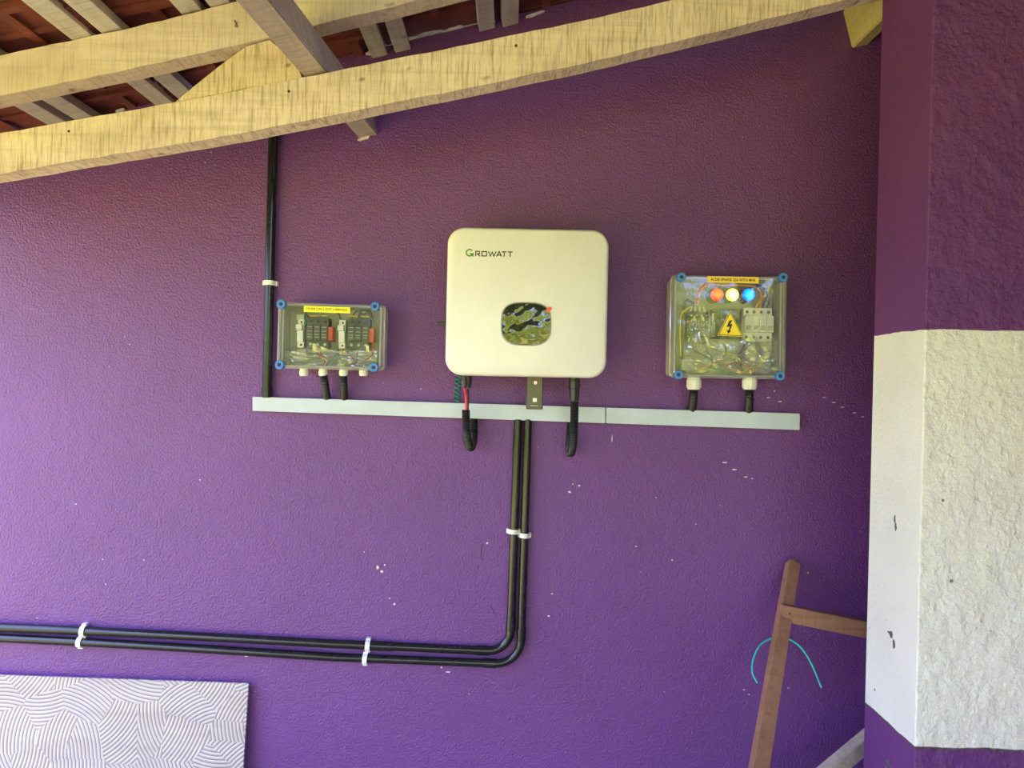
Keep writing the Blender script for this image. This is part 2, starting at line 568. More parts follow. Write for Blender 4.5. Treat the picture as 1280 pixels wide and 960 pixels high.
def text_obj(name, body, height, width, cx, cz, y, mat, parent, bold=0.0):
    """raised print: centred, squeezed to the width, facing -y"""
    cu = bpy.data.curves.new('t', 'FONT')
    cu.body = body
    cu.size = 1.0
    cu.extrude = 0.0
    cu.offset = bold
    cu.resolution_u = 3
    tmp = bpy.data.objects.new('t', cu)
    COL.objects.link(tmp)
    dg = bpy.context.evaluated_depsgraph_get()
    me = bpy.data.meshes.new_from_object(tmp.evaluated_get(dg))
    bpy.data.objects.remove(tmp)
    bpy.data.curves.remove(cu)
    xs = [v.co.x for v in me.vertices]; ys = [v.co.y for v in me.vertices]
    x0, x1, y0, y1 = min(xs), max(xs), min(ys), max(ys)
    for v in me.vertices:
        v.co = Vector((cx + ((v.co.x - x0) / (x1 - x0) - 0.5) * width, y, cz + ((v.co.y - y0) / (y1 - y0) - 0.5) * height))
    me.materials.clear()
    me.materials.append(mat)
    me.name = name
    o = bpy.data.objects.new(name, me)
    COL.objects.link(o)
    o.parent = parent
    return o

def struct(o):
    o['kind'] = 'structure'
    return o

# ------------------------------------------------------------------ setting: roof line, walls, floor
SL = 0.27
TH = math.atan(SL)
def roof_z(X):                          # underside of the clay tiles
    return CAM_Z + 1.065 + SL * X
XL, XR = -1.78, 1.55                      # lean-to open at left and back; unseen eaves placed for the light
YB = -3.4

bm = bmesh.new()
prism(bm, [(-2.4, 0), (XR, 0), (XR, roof_z(XR) - 0.004), (-2.4, roof_z(-2.4) - 0.004)], WALL_Y, WALL_Y + 0.22)
wall_back = struct(link_mesh('wall_back', bm, M['purple']))

bm = bmesh.new()
box(bm, -2.4, XR + 0.3, YB - 0.4, WALL_Y + 0.22, -0.12, 0)
struct(link_mesh('floor', bm, M['concrete']))

bm = bmesh.new()
box(bm, -30, 30, -40, 40, -0.3, -0.125)
struct(link_mesh('ground', bm, M['lawn']))

# the pier at the right stands clear of the purple wall
PX, PY0, PY1 = 0.872, 1.628, 1.86
bm = bmesh.new()
zt = roof_z(PX) - 0.13
zt2 = roof_z(XR) - 0.05
vs = [(PX, PY0, 0), (XR, PY0, 0), (XR, PY1, 0), (PX, PY1, 0), (PX, PY0, roof_z(PX) - .04), (XR, PY0, roof_z(XR) - .04), (XR, PY1, roof_z(XR) - .04), (PX, PY1, roof_z(PX) - .04)]
v = [bm.verts.new(c) for c in vs]
for f, mi in (((0, 1, 5, 4), 0), ((1, 2, 6, 5), 1), ((2, 3, 7, 6), 1), ((3, 0, 4, 7), 1), ((4, 5, 6, 7), 1), ((3, 2, 1, 0), 1)):
    bm.faces.new([v[i] for i in f]).material_index = mi
es = [e for e in bm.edges if abs(e.verts[0].co.x - PX) < 1e-4 and abs(e.verts[1].co.x - PX) < 1e-4 and abs(e.verts[0].co.z - e.verts[1].co.z) > 1]
bmesh.ops.bevel(bm, geom=es, offset=0.003, segments=2, affect='EDGES', profile=0.5)
wall_right = struct(link_mesh('wall_right', bm, [M['pier_rough'], M['pier_smooth']]))

bm = bmesh.new()
prism(bm, [(1.55, 0), (1.75, 0), (1.75, roof_z(1.75) - .04), (1.55, roof_z(1.55) - .04)], -0.9, WALL_Y)
struct(link_mesh('wall_light_block', bm, M['purple']))  # unseen wall, added to keep out light from the right

# mortar smears along the top of the wall
for (px, py, wpx, hpx) in ((150, 138, 14, 4), (463, 66, 12, 6), (498, 61, 10, 4), (535, 42, 34, 4), (566, 36, 30, 3), (611, 28, 20, 5), (668, 18, 30, 4), (455, 173, 16, 5)):
    bm = bmesh.new()
    c = W(px, py, WALL_Y - 0.004)
    k = WALL_Y / FPX
    pts = []
    n = 10
    for i in range(n):
        a = 2 * math.pi * i / n
        pts.append((c.x + math.cos(a) * wpx * k / 2 * random.uniform(0.7, 1.1), c.z + (math.sin(a) * hpx * k / 2 * random.uniform(0.6, 1.1)) + math.cos(a) * wpx * k / 2 * SL))
    prism(bm, pts, WALL_Y - 0.008, WALL_Y + 0.004)
    link_mesh('mortar', bm, M['mortar'], wall_back)

# knocked-off plaster and scratches on the purple wall
bm = bmesh.new()
chips = [(472, 709, 4, 5), (477, 714, 5, 4), (481, 706, 2, 3), (493, 755, 3, 3), (487, 748, 2, 2), (455, 690, 2, 2), (609, 679, 3, 3), (712, 615, 5, 3),
         (724, 607, 4, 2), (905, 578, 8, 2), (918, 587, 9, 2), (932, 596, 6, 2), (765, 548, 1.2, 12), (716, 605, 2, 2), (940, 598, 3, 2), (1030, 497, 6, 1.5),
         (1042, 503, 6, 1.5), (1053, 509, 7, 1.5), (1068, 516, 6, 1.5), (1078, 521, 6, 1.5), (960, 497, 5, 2), (975, 502, 6, 2), (968, 489, 3, 2),
         (930, 862, 3, 1.5), (936, 868, 3, 1.5), (985, 860, 3, 1.5), (1010, 716, 2, 2), (795, 683, 3, 2), (560, 840, 6, 2), (552, 834, 3, 2), (686, 770, 4, 2),
         (840, 700, 2, 2), (820, 622, 2, 1.5), (870, 655, 2, 1.5), (690, 742, 3, 1.5), (308, 820, 4, 2), (95, 630, 3, 2), (250, 600, 2, 2), (180, 700, 2, 2)]
for px, py, wpx, hpx in chips:
    c = W(px, py, WALL_Y)
    k = WALL_Y / FPX / 2
    n = 7
    prism(bm, [(c.x + math.cos(2 * math.pi * i / n) * wpx * k * random.uniform(.6, 1.1), c.z + math.sin(2 * math.pi * i / n) * hpx * k * random.uniform(.6, 1.1)) for i in range(n)], WALL_Y - 0.0012, WALL_Y + 0.002)
o = link_mesh('plaster_chips', bm, M['mortar'], wall_back)
o['kind'] = 'stuff'
bm = bmesh.new()
for pts in ([(603, 680), (602, 688), (601, 694), (602, 700)], [(598, 706), (597, 712)], [(613, 757), (616, 763), (618, 768)], [(621, 788), (622, 793)], [(1118, 632), (1119, 639)]):
    if pts[0][0] > 1000:
        continue
    tube(bm, [W(x, y, WALL_Y) for x, y in pts], 0.0010, 5)
link_mesh('hairline_crack', bm, M['crack'], wall_back)

# knocks on the smooth face of the pier
bm = bmesh.new()
for (yy, zz, sw, sh) in ((1.74, 0.905, 0.016, 0.012), (1.725, 0.885, 0.007, 0.018), (1.735, 1.165, 0.004, 0.02), (1.73, 1.15, 0.006, 0.014), (1.735, 0.615, 0.012, 0.012), (1.745, 0.60, 0.008, 0.018), (1.72, 0.60, 0.006, 0.010)):
    n = 11
    pts = [(yy + math.cos(2 * math.pi * i / n) * sw * random.uniform(.25, 0.8) + (i in (0, 1)) * sw * .3, zz + math.sin(2 * math.pi * i / n) * sh * random.uniform(.3, 0.8)) for i in range(n)]
    a = [bm.verts.new((PX - 0.0012, y, z)) for y, z in pts]
    b = [bm.verts.new((PX + 0.003, y, z)) for y, z in pts]
    for i in range(n):
        bm.faces.new((a[i], a[(i + 1) % n], b[(i + 1) % n], b[i]))
    bm.faces.new(a)
link_mesh('knock', bm, M['grey_cable'], wall_right)

# ---- roof: added dark underlay over everything to block light, clay tiles where they can be seen
bm = bmesh.new()
dz = 0.075
prism(bm, [(XL, roof_z(XL) + dz), (XR + 0.3, roof_z(XR + 0.3) + dz), (XR + 0.3, roof_z(XR + 0.3) + dz + 0.03), (XL, roof_z(XL) + dz + 0.03)], YB, WALL_Y + 0.25)
ceiling = struct(link_mesh('ceiling', bm, M['under']))

def tile_mesh():
    bm = bmesh.new()
    L, Wd, t = 0.33, 0.232, 0.012
    box(bm, 0, L, 0, Wd, 0, t)
    box(bm, 0, L, 0.0, 0.022, -0.012, 0.0)             # side lock
    box(bm, 0, L, Wd - 0.02, Wd + 0.006, 0.006, 0.026)
    box(bm, 0.0, 0.022, 0.022, Wd, -0.010, 0.0)         # lower lip
    box(bm, 0.15, 0.172, 0.022, Wd - 0.03, -0.011, 0.0)   # ribs
    box(bm, 0.275, 0.30, 0.03, Wd - 0.03, -0.018, 0.0)   # hanging nibs
    box(bm, 0.022, 0.275, 0.11, 0.126, -0.007, 0.0)
    me = bpy.data.meshes.new('roof_tile')
    bmesh.ops.recalc_face_normals(bm, faces=bm.faces)
    bm.to_mesh(me)
    bm.free()
    me.materials.append(M['clay'])
    return me
tm = tile_mesh()
pairs = [-1.850, -1.555, -1.250, -0.975, -0.728, -0.375, -0.070, 0.245, 0.56, 0.87, 1.18]      # batten pairs
for i in range(len(pairs) - 1):
    x0 = pairs[i] - 0.02
    for j in range(8):
        o = bpy.data.objects.new('roof_tile', tm)
        COL.objects.link(o)
        o.parent = ceiling
        o.location = (x0 + random.uniform(-.006, .006), WALL_Y + 0.13 - 0.236 * (j + 1) - (0.118 if i % 2 else 0) + random.uniform(-.002, .002), roof_z(x0) + 0.012 + random.uniform(0, .003))
        o.rotation_euler = (random.uniform(-.006, .006), -TH + 0.035, random.uniform(-.008, .008))

# ---- battens in pairs, running to the wall
BW, BH = 0.046, 0.030
wheres = {3: ('running to the wall left of the triangular cleat', -0.975), }
names = {2: 'leftmost pair in view',
         3: 'pair passing behind the triangular cleat',
         4: 'pair just above the bent nail',
         5: 'pair right of the square purlin',
         6: 'rightmost pair in view'}
for i, xc in enumerate(pairs):
    if i not in names:
        continue
    for s, side in ((-1, 'left'), (1, 'right')):
        x = xc + s * 0.033
        bm = bmesh.new()
        mtx = Matrix.Translation((x, 0, roof_z(x))) @ Matrix.Rotation(-TH, 4, 'Y')
        jj = random.uniform(-0.004, 0.004)
        box(bm, -BW / 2, BW / 2, -1.5, WALL_Y - 0.002, -BH + jj * .5, 0.0, mtx=mtx, bev=0.002)
        o = link_mesh('roof_batten', bm, M['batten'])
        tag(o, 'pale roof batten, %s one of the %s' % (side, names[i]), 'batten', 'pale battens under the clay tiles')

# ---- big timbers
def poly_beam(name, top, bot, d0, d1, mat, label, cat):
    bm = bmesh.new()
    pts = [W(x, y, d0) for x, y in top] + [W(x, y, d0) for x, y in bot][::-1]
    c = sum(pts, Vector()) / len(pts)
    # fine steps so the sawn edge can wander
    def fine(seq):
        q = []
        for a, b in zip(seq[:-1], seq[1:]):
            n = max(1, int((W(*b, d0) - W(*a, d0)).length / 0.03))
            q += [(a[0] + (b[0] - a[0]) * k / n, a[1] + (b[1] - a[1]) * k / n) for k in range(n)]
        return q + [seq[-1]]
    # both edges sampled alike
    n = 90
    def at(seq, t):
        L = [0]
        for a, b in zip(seq[:-1], seq[1:]):
            L.append(L[-1] + math.hypot(b[0] - a[0], b[1] - a[1]))
        s = t * L[-1]
        for k in range(len(seq) - 1):
            if s <= L[k + 1] + 1e-9:
                f = (s - L[k]) / (L[k + 1] - L[k])
                return (seq[k][0] + (seq[k + 1][0] - seq[k][0]) * f, seq[k][1] + (seq[k + 1][1] - seq[k][1]) * f)
        return seq[-1]
    prev = None
    for k in range(n + 1):
        a = W(*at(top, k / n), d0) - c
        b = W(*at(bot, k / n), d0) - c
        j1, j2 = random.uniform(-.0012, .0012), random.uniform(-.0018, .0018)
        ring = [bm.verts.new(a + Vector((0, 0, j1))), bm.verts.new(b + Vector((0, random.uniform(-.001, .001), j2))),
                bm.verts.new(b + Vector((0, d1 - d0, j2 * .5))), bm.verts.new(a + Vector((0, d1 - d0, j1)))]
        if prev:
            for q in range(4):
                bm.faces.new((prev[q], prev[(q + 1) % 4], ring[(q + 1) % 4], ring[q]))
        else:
            bm.faces.new(ring)
        prev = ring
    bm.faces.new(prev[::-1])
    o = link_mesh(name, bm, mat, loc=c)
    return tag(o, label, cat)

big = poly_beam('roof_beam', [(-640, 285), (-300, 219), (0, 167), (300, 113), (500, 72.5), (720, 28), (836, 1), (1000, -39), (1115, -67)],
                [(-640, 335), (-300, 268), (0, 217), (300, 167), (500, 127), (720, 81.5), (836, 54), (1000, 14), (1115, -15)],
                1.75, 1.808, M['beam'], 'long yellow rough-sawn beam sloping up to the right across the top', 'beam')
raf = poly_beam('roof_rafter', [(-640, 203), (-300, 133), (0, 69), (160, 36), (297, 2), (400, -23), (520, -52), (900, -152), (1115, -208)],
                [(-640, 254), (-300, 184), (0, 120), (160, 87), (336, 47.5), (393, 32), (520, 1), (900, -99), (1115, -155)],
                1.75, 1.808, M['rafter'], 'smoother yellow rafter above and parallel to the long sawn beam', 'rafter')
# bent nail in the rafter
bm = bmesh.new()
nl = W(296, 29, 1.75) - raf.location
tube(bm, smooth_path([nl + Vector((0, .01, 0)), nl + Vector((0, -.012, 0)), nl + Vector((.003, -.022, -.006)), nl + Vector((.009, -.026, -.016))], 0.003), 0.0018, 8)
lathe(bm, [(0.0045, 0), (0.0045, 0.0015)], nl + Vector((.009, -.026, -.0175)), (0.2, -0.2, -1), 10)
link_mesh('nail', bm, M['steel'], raf)
for px, py in ((86, 164), (361, 114), (645, 57)):
    bm = bmesh.new()
    p = W(px, py, 1.75) - big.location
    lathe(bm, [(0.0038, 0), (0.003, 0.0008)], p + Vector((0, 0.0005, 0)), (0, -1, 0), 9)
    link_mesh('nail_hole', bm, M['ink'], big)

# purlin resting on the big beam, running to the wall
def purlin(name, ul0, ul1, y0, y1, wdt, hgt, mat, label):
    """ul: underside left edge (x, z) at y0 / y1"""
    bm = bmesh.new()
    ca, sa = math.cos(TH), math.sin(TH)
    c = Vector((ul1[0], y1, ul1[1]))
    pts = []
    for dx_, dzz in ((0, 0), (0, hgt), (wdt, 0), (wdt, hgt)):
        for (x, z), y in ((ul0, y0), (ul1, y1)):
            pts.append(Vector((x + dx_ * ca - dzz * sa, y, z + dx_ * sa + dzz * ca)) - c)
    # order as box(): x, y, z
    q = [pts[0], pts[2], pts[1], pts[3], pts[4], pts[6], pts[5], pts[7]]
    hexa(bm, q)
    bmesh.ops.recalc_face_normals(bm, faces=bm.faces)
    bmesh.ops.bevel(bm, geom=list(bm.edges), offset=0.003, segments=2, affect='EDGES')
    return tag(link_mesh(name, bm, mat, loc=c), label, 'purlin')
zc = CAM_Z
purlin('roof_purlin', (-0.493 - 0.09 * 3.05, zc + 0.690), (-0.452, zc + 0.690), -1.3, WALL_Y + 0.02, 0.054, 0.096, M['purlin'],
       'square grey-brown purlin crossing over the long sawn beam towards the wall')
purlin('roof_purlin', (0.952, zc + 0.985), (0.949, zc + 0.985), 1.84, WALL_Y + 0.02, 0.047, 0.11, M['green_timber'],
       'short greenish yellow timber end at the top beside the maroon pier')

# triangular cleat on the beam
bm = bmesh.new()
tri = [(219, 127.5), (240, 110), (275, 82), (308, 58), (337, 50), (358, 68), (374, 88), (377, 98)]
c = W(300, 95, 1.756)
P3 = [W(x, y, 1.756) - c for x, y in tri]
prism(bm, [(p.x, p.z) for p in P3], 0, 0.045)
tag(link_mesh('timber_cleat', bm, M['beam'], loc=c), 'triangular rough-sawn cleat wedged on the beam against the purlin', 'cleat')

# ------------------------------------------------------------------ conduits
PD = WALL_Y - 0.016     # depth of conduit centres
def pipe_part(name, pts, r, parent, mat, segs=16, step=0.05):
    bm = bmesh.new()
    o0 = parent.location
    tube(bm, [Vector(p) - o0 for p in smooth_path(pts, step)], r, segs)
    return link_mesh(name, bm, mat, parent, True)

cd = thing('black_conduit', W(333.5, 494, PD), 'black conduit rising from the left end of the trunking to the roof', 'conduit')
pipe_part('pipe', [W(333.5, 497, PD), W(341.5, 172, PD), W(344, 100, PD)], 0.0132, cd, M['black_pipe'], step=0.2)
pipe_part('coupler', [W(333.4, 496, PD), W(333.8, 484, PD)], 0.0150, cd, M['black_pipe'])

def elbow_pts(a, corner, b, r, n=10):
    """arc between two legs"""
    a, corner, b = Vector(a), Vector(corner), Vector(b)
    u, v = (a - corner).normalized(), (b - corner).normalized()
    p0, p1 = corner + u * r, corner + v * r
    cen = corner + (u + v) * r
    out = []
    for k in range(n + 1):
        t = k / n
        d = (p0 - cen) * math.cos(t * math.pi / 2) + (p1 - cen) * math.sin(t * math.pi / 2)
        out.append(cen + d)
    return out

def conduit(label, top, corner, mid, left, r, rb, couplers):
    root = thing('black_conduit', W(*top, PD), label, 'conduit', 'black conduits under the trunking')
    T, Cn, Md, L = W(*top, PD), W(*corner, PD), W(*mid, PD), W(*left, PD)
    e = elbow_pts(T, Cn, Md, rb)
    def straight(nm, a, b, rr_):
        bm = bmesh.new()
        tube(bm, [a - root.location, (a + b) / 2 - root.location, b - root.location], rr_, 16)
        link_mesh(nm, bm, M['black_pipe'], root, True)
    straight('pipe', T, e[0], r)
    bm = bmesh.new()
    tube(bm, [p - root.location for p in e], r * 0.99, 16)
    link_mesh('elbow', bm, M['black_pipe'], root, True)
    bm = bmesh.new()
    tube(bm, [p - root.location for p in [e[-1], Md] + smooth_path([Md, (Md + L) / 2 + Vector((0, 0, 0.003)), L], 0.2)[1:]], r, 16)
    link_mesh('pipe', bm, M['black_pipe'], root, True)
    d0 = (T - e[0]).normalized()
    straight('coupler', e[0] - d0 * 0.002, e[0] + d0 * 0.034, r * 1.13)
    d1 = (Md - e[-1]).normalized()
    straight('coupler', e[-1] - d1 * 0.002, e[-1] + d1 * 0.034, r * 1.13)
    for (ax, ay), (bx, by) in couplers:
        straight('coupler', W(ax, ay, PD), W(bx, by, PD), r * 1.13)
    return root
conduit('inner black conduit dropping from the trunking, upper one of the horizontal pair', (647.5, 524), (637.5, 814.5), (420, 804.8), (-60, 782), 0.0122, 0.062,
        [((463, 806.7), (490, 808))])
conduit('outer black conduit dropping from the trunking, lower one of the horizontal pair', (660, 524), (650.5, 830.5), (420, 821.5), (-60, 794.5), 0.0118, 0.070, [])

def saddle(px, py, ang, label, r=0.0125, wid=0.012):
    """white spacer clip; ang = direction of the pipe in the wall plane, degrees"""
    root = thing('pipe_clip', W(px, py, PD), label, 'clip', 'white pipe clips', rot=(0, R(-ang), 0))
    # pipe along local x
    bm = bmesh.new()
    n = 12
    ro, ri = r + 0.0035, r + 0.0002
    pts = []
    for k in range(n + 1):
        a = math.pi * k / n
        pts.append((math.cos(a), math.sin(a)))
    prev = None
    for cx_, sy in pts:
        ring = [bm.verts.new((-wid / 2, -ro * sy, ro * cx_)), bm.verts.new((wid / 2, -ro * sy, ro * cx_)), bm.verts.new((wid / 2, -ri * sy, ri * cx_)), bm.verts.new((-wid / 2, -ri * sy, ri * cx_))]
        if prev:
            for q in range(4):
                bm.faces.new((prev[q], prev[(q + 1) % 4], ring[(q + 1) % 4], ring[q]))
        else:
            bm.faces.new(ring)
        prev = ring
    bm.faces.new(prev[::-1])
    link_mesh('strap', bm, M['white_plastic'], root, True)
    for s in (-1, 1):
        bm = bmesh.new()
        box(bm, -wid / 2, wid / 2, -0.001, 0.0158, min(s * ri, s * (ro + 0.004)), max(s * ri, s * (ro + 0.004)), bev=0.001)
        link_mesh('lug', bm, M['white_plastic'], root)
    return root
saddle(337.3, 354, 88.5, 'white pipe clip on the lone black conduit left of the clear box', 0.0132, 0.013)
saddle(641.5, 664, 87.5, 'left white clip halfway down the vertical pair of conduits', 0.0122, 0.013)
saddle(655.5, 669, 87.5, 'right white clip halfway down the vertical pair of conduits', 0.0118, 0.013)
saddle(104.5, 788.5, -2.0, 'white clip on the upper horizontal conduit above the combed panel', 0.0122, 0.013)
saddle(100.5, 802.5, -2.0, 'white clip on the lower horizontal conduit above the combed panel', 0.0118, 0.013)
saddle(460, 806.6, -2.0, 'white clip on the upper horizontal conduit near the coupler', 0.0122, 0.013)
saddle(456.5, 823.6, -2.0, 'white clip on the lower horizontal conduit near its elbow', 0.0118, 0.013)

# ------------------------------------------------------------------ trunking
TD = WALL_Y - 0.026
def trunk(xa, xb, label):
    yt = lambda x: 496.0 + (x - 315) * (517.0 - 496.0) / 685
    yb = lambda x: 513.5 + (x - 315) * (537.5 - 513.5) / 685
    c = W((xa + xb) / 2, (yt((xa + xb) / 2) + yb((xa + xb) / 2)) / 2, WALL_Y)
    root = thing('cable_trunking', c, label, 'trunking', 'grey-white trunking along the wall')
    A, B, Cc, D = [W(x, y, TD) - c for x, y in ((xa, yt(xa)), (xb, yt(xb)), (xb, yb(xb)), (xa, yb(xa)))]
    def quadbox(nm, y0, y1, grow):
        bm = bmesh.new()
        pts = []
        for p, gx, gz in ((D, -1, -1), (A, -1, 1)):
            pass
        q = []
        for pl, pr_ in ((D, Cc), (A, B)):
            q.append((pl, pr_))
        g = grow
        co = []
        for side in (0, 1):
            for yy in (y0, y1):
                for lev in (0, 1):
                    p = q[lev][side].copy()
                    p.y = yy
                    p.z += g if lev else -g
                    co.append(p)
        hexa(bm, co)
        bmesh.ops.recalc_face_normals(bm, faces=bm.faces)
        bmesh.ops.bevel(bm, geom=list(bm.edges), offset=0.0012, segments=2, affect='EDGES')
        return link_mesh(nm, bm, M['trunking'], root)
    quadbox('tray', 0.0, -0.019, -0.001)
    quadbox('lid', -0.0192, -0.026, 0.0)
trunk(315.5, 756.6, 'longer left length of grey-white trunking under the inverter and left box')
trunk(757.8, 1000, 'shorter right length of grey-white trunking under the box with lamps')

# ------------------------------------------------------------------ devices on the wall
class Dev:
    """a wall device: root on the wall, children in its own upright frame"""
    def __init__(self, name, px, py, d, tilt, label, cat):
        p = W(px, py, d)
        self.o = Vector((p.x, WALL_Y, p.z))
        self.root = thing(name, self.o, label, cat, rot=(0, tilt, 0))
        self.inv = Matrix.Rotation(-tilt, 3, 'Y')
    def L(self, px, py, d):
        return self.inv @ (W(px, py, d) - self.o)
    def rect(self, x0, y0, x1, y1, d):
        a, b = self.L(x0, y0, d), self.L(x1, y1, d)
        return min(a.x, b.x), max(a.x, b.x), min(a.z, b.z), max(a.z, b.z)

def part_box(dev, name, px0, py0, px1, py1, d, thick, mat, parent=None, bev=0.0008):
    """plain block whose front face spans the given outline"""
    x0, x1, z0, z1 = dev.rect(px0, py0, px1, py1, d)
    bm = bmesh.new()
    y = d - WALL_Y
    box(bm, x0, x1, y, y + thick, z0, z1, bev=bev)
    return link_mesh(name, bm, mat, parent or dev.root)

def cable(dev, name, pts, r, mat, parent=None, step=0.006, segs=8):
    bm = bmesh.new()
    tube(bm, smooth_path([dev.L(*p) for p in pts], step), r, segs)
    return link_mesh(name, bm, mat, parent or dev.root, True)

# ---- inverter
IV = Dev('solar_inverter', 658.9, 377.8, 2.02, -0.004, 'cream white rounded-square solar inverter with a dark oval screen', 'inverter')
u = 2.02 / FPX
IW, IH = 202.5 * u, 186 * u
bm = bmesh.new()
b2 = 0.004
loft(bm, [(rr(IW - .012, IH - .012, .040, 10), -0.082), (rr(IW, IH, .045, 10), -0.095), (rr(IW, IH, .045, 10), -0.166), (rr(IW - .003, IH - .003, .0435, 10), -0.173),
          (rr(IW - .009, IH - .009, .041, 10), -0.1775), (rr(IW - .018, IH - .018, .037, 10), -0.180)])
link_mesh('front_cover', bm, M['inverter'], IV.root, True)
bm = bmesh.new()
box(bm, -IW / 2 + .03, IW / 2 - .03, -0.085, -0.03, -IH / 2 + .012, IH / 2 - .03, bev=.006)
link_mesh('rear_housing', bm, M['alloy'], IV.root)
for k in range(14):
    bm = bmesh.new()
    xx = -IW / 2 + .045 + k * (IW - .09) / 13
    box(bm, xx - .0015, xx + .0015, -0.03, -0.006, -IH / 2 + .03, IH / 2 - .05)
    link_mesh('cooling_fin', bm, M['alloy'], IV.root)
bm = bmesh.new()
box(bm, -0.11, 0.11, -0.008, 0.0, -0.05, 0.10, bev=.001)
link_mesh('wall_bracket', bm, M['steel'], IV.root)
# rotary switch lever on the left flank
bm = bmesh.new()
p = IV.L(556, 404.5, 2.09)
box(bm, p.x - .02, p.x + .03, -0.115, -0.085, p.z - .005, p.z + .005, bev=.002)
link_mesh('isolator_switch', bm, M['black_plastic'], IV.root)
# screen
sc_ = IV.L(657.5, 405, 2.018)
bm = bmesh.new()
o1, o2 = superel(63.5 * u, 54.5 * u, 3.1), superel(60.5 * u, 51.5 * u, 3.1)
loft(bm, [(o1, -0.001), (o1, -0.0022), (o2, -0.0030), (o2, -0.0012)], True, True)
bz = link_mesh('screen_bezel', bm, M['bezel'], IV.root, True, loc=(sc_.x, -0.179, sc_.z))
bm = bmesh.new()
loft(bm, [(o2, -0.0012), (o2, -0.0024), (superel(58 * u, 49 * u, 3.1), -0.0029)], True, True)
scr = link_mesh('screen', bm, M['screen'], IV.root, True, loc=(sc_.x, -0.179, sc_.z))
bm = bmesh.new()
mt = Matrix.Translation(IV.L(686, 387, 2.017)) @ Matrix.Rotation(R(-42), 4, 'Y')
prism(bm, [tuple((mt @ Vector((x, 0, z))).xz) for x, z in rr(0.018, 0.0095, 0.0045, 4)], -0.1838, -0.1828)
link_mesh('film_tab', bm, M['tab'], scr.parent)

# logo, drawn as strokes
def stroke(bm, pts, wd, y, closed=False):
    """flat mitred band along pts (x, z)"""
    n = len(pts)
    P = [Vector((x, z)) for x, z in pts]
    lo, hi = [], []
    for i in range(n):
        if closed:
            a, b = P[(i - 1) % n], P[(i + 1) % n]
        else:
            a, b = P[max(i - 1, 0)], P[min(i + 1, n - 1)]
        d0 = (P[i] - a).normalized() if (P[i] - a).length > 1e-9 else (b - P[i]).normalized()
        d1 = (b - P[i]).normalized() if (b - P[i]).length > 1e-9 else d0
        t = (d0 + d1)
        t = t.normalized() if t.length > 1e-6 else d0
        nn = Vector((-t.y, t.x))
        k = 1.0 / max(0.45, nn.dot(Vector((-d0.y, d0.x))))
        lo.append(bm.verts.new((P[i].x - nn.x * wd / 2 * k, y, P[i].y - nn.y * wd / 2 * k)))
        hi.append(bm.verts.new((P[i].x + nn.x * wd / 2 * k, y, P[i].y + nn.y * wd / 2 * k)))
    for i in range(n if closed else n - 1):
        j = (i + 1) % n
        bm.faces.new((lo[i], lo[j], hi[j], hi[i]))
def lg(px, py):
    p = IV.L(px, py, 2.0196)
    return (p.x, p.z)
yl = -0.1806
bm = bmesh.new()
gx, gy, gr = 587.0, 315.9, 4.05
pts = [(gx + gr * math.cos(R(a)), gy - gr * math.sin(R(a))) for a in range(35, 331, 12)]
stroke(bm, [lg(*p) for p in pts], 1.75 * u, yl)
stroke(bm, [lg(587.2, 317.3), lg(591.9, 317.3)], 1.7 * u, yl)
stroke(bm, [lg(591.0, 317.0), lg(591.0, 320.6)], 1.9 * u, yl)
link_mesh('logo_initial', bm, M['logo_green'], IV.root)
bm = bmesh.new()
t = 1.25 * u
def st(*pts):
    stroke(bm, [lg(*p) for p in pts], t, yl)
st((594.6, 320.2), (594.6, 314.1), (599.2, 314.2), (599.4, 317.2), (595.6, 317.2))
st((597.0, 317.2), (599.9, 320.3))
bmx = bm
stroke(bm, [lg(*p) for p in ((602.5, 314.4), (608.3, 314.5), (608.1, 320.0), (602.3, 319.9))], t, yl, True)
st((610.6, 314.3), (612.9, 320.2), (615.2, 315.0), (617.3, 320.3), (620.3, 314.4))
st((620.6, 320.6), (624.0, 314.6), (627.0, 320.8))
st((622.0, 318.9), (625.8, 319.0))
st((627.3, 314.8), (633.2, 314.9))
st((630.2, 314.9), (630.1, 320.9))
st((634.6, 314.9), (640.8, 315.0))
st((637.7, 315.0), (637.6, 321.1))
link_mesh('logo_lettering', bm, M['ink'], IV.root)
# sockets and glands underneath
DCON = 2.105
bm = bmesh.new()
p0 = IV.L(585.0, 466, DCON); p1 = IV.L(584.6, 486.5, DCON)
lathe(bm, [(.013, 0), (.013, .016), (.0115, .017), (.0115, .032), (.0095, .036), (.0095, (p0 - p1).length)], p0 + Vector((0, 0, .004)), (p1 - p0), 14)
link_mesh('cable_connector', bm, M['black_plastic'], IV.root, True)
bm = bmesh.new()
pA = IV.L(580.2, 466, DCON - .01); pB = IV.L(580.4, 485.5, DCON - .01)
lathe(bm, [(.0065, 0), (.0065, .02), (.0075, .022), (.0075, .036), (.006, .041), (.0045, (pA - pB).length + .002)], pA + Vector((0, 0, .004)), (pB - pA), 12)
link_mesh('cable_connector', bm, M['device_grey'], IV.root, True)
bm = bmesh.new()
p0 = IV.L(718.2, 468, DCON); p1 = IV.L(717.6, 503.5, DCON)
ll = (p1 - p0).length
lathe(bm, [(.0145, 0), (.0145, .022), (.0135, .0225), (.0155, .024), (.0155, .044), (.0138, .046), (.0138, ll - .012), (.0128, ll)], p0 + Vector((0, 0, .006)), (p1 - p0), 8)
link_mesh('cable_connector', bm, M['black_plastic'], IV.root)
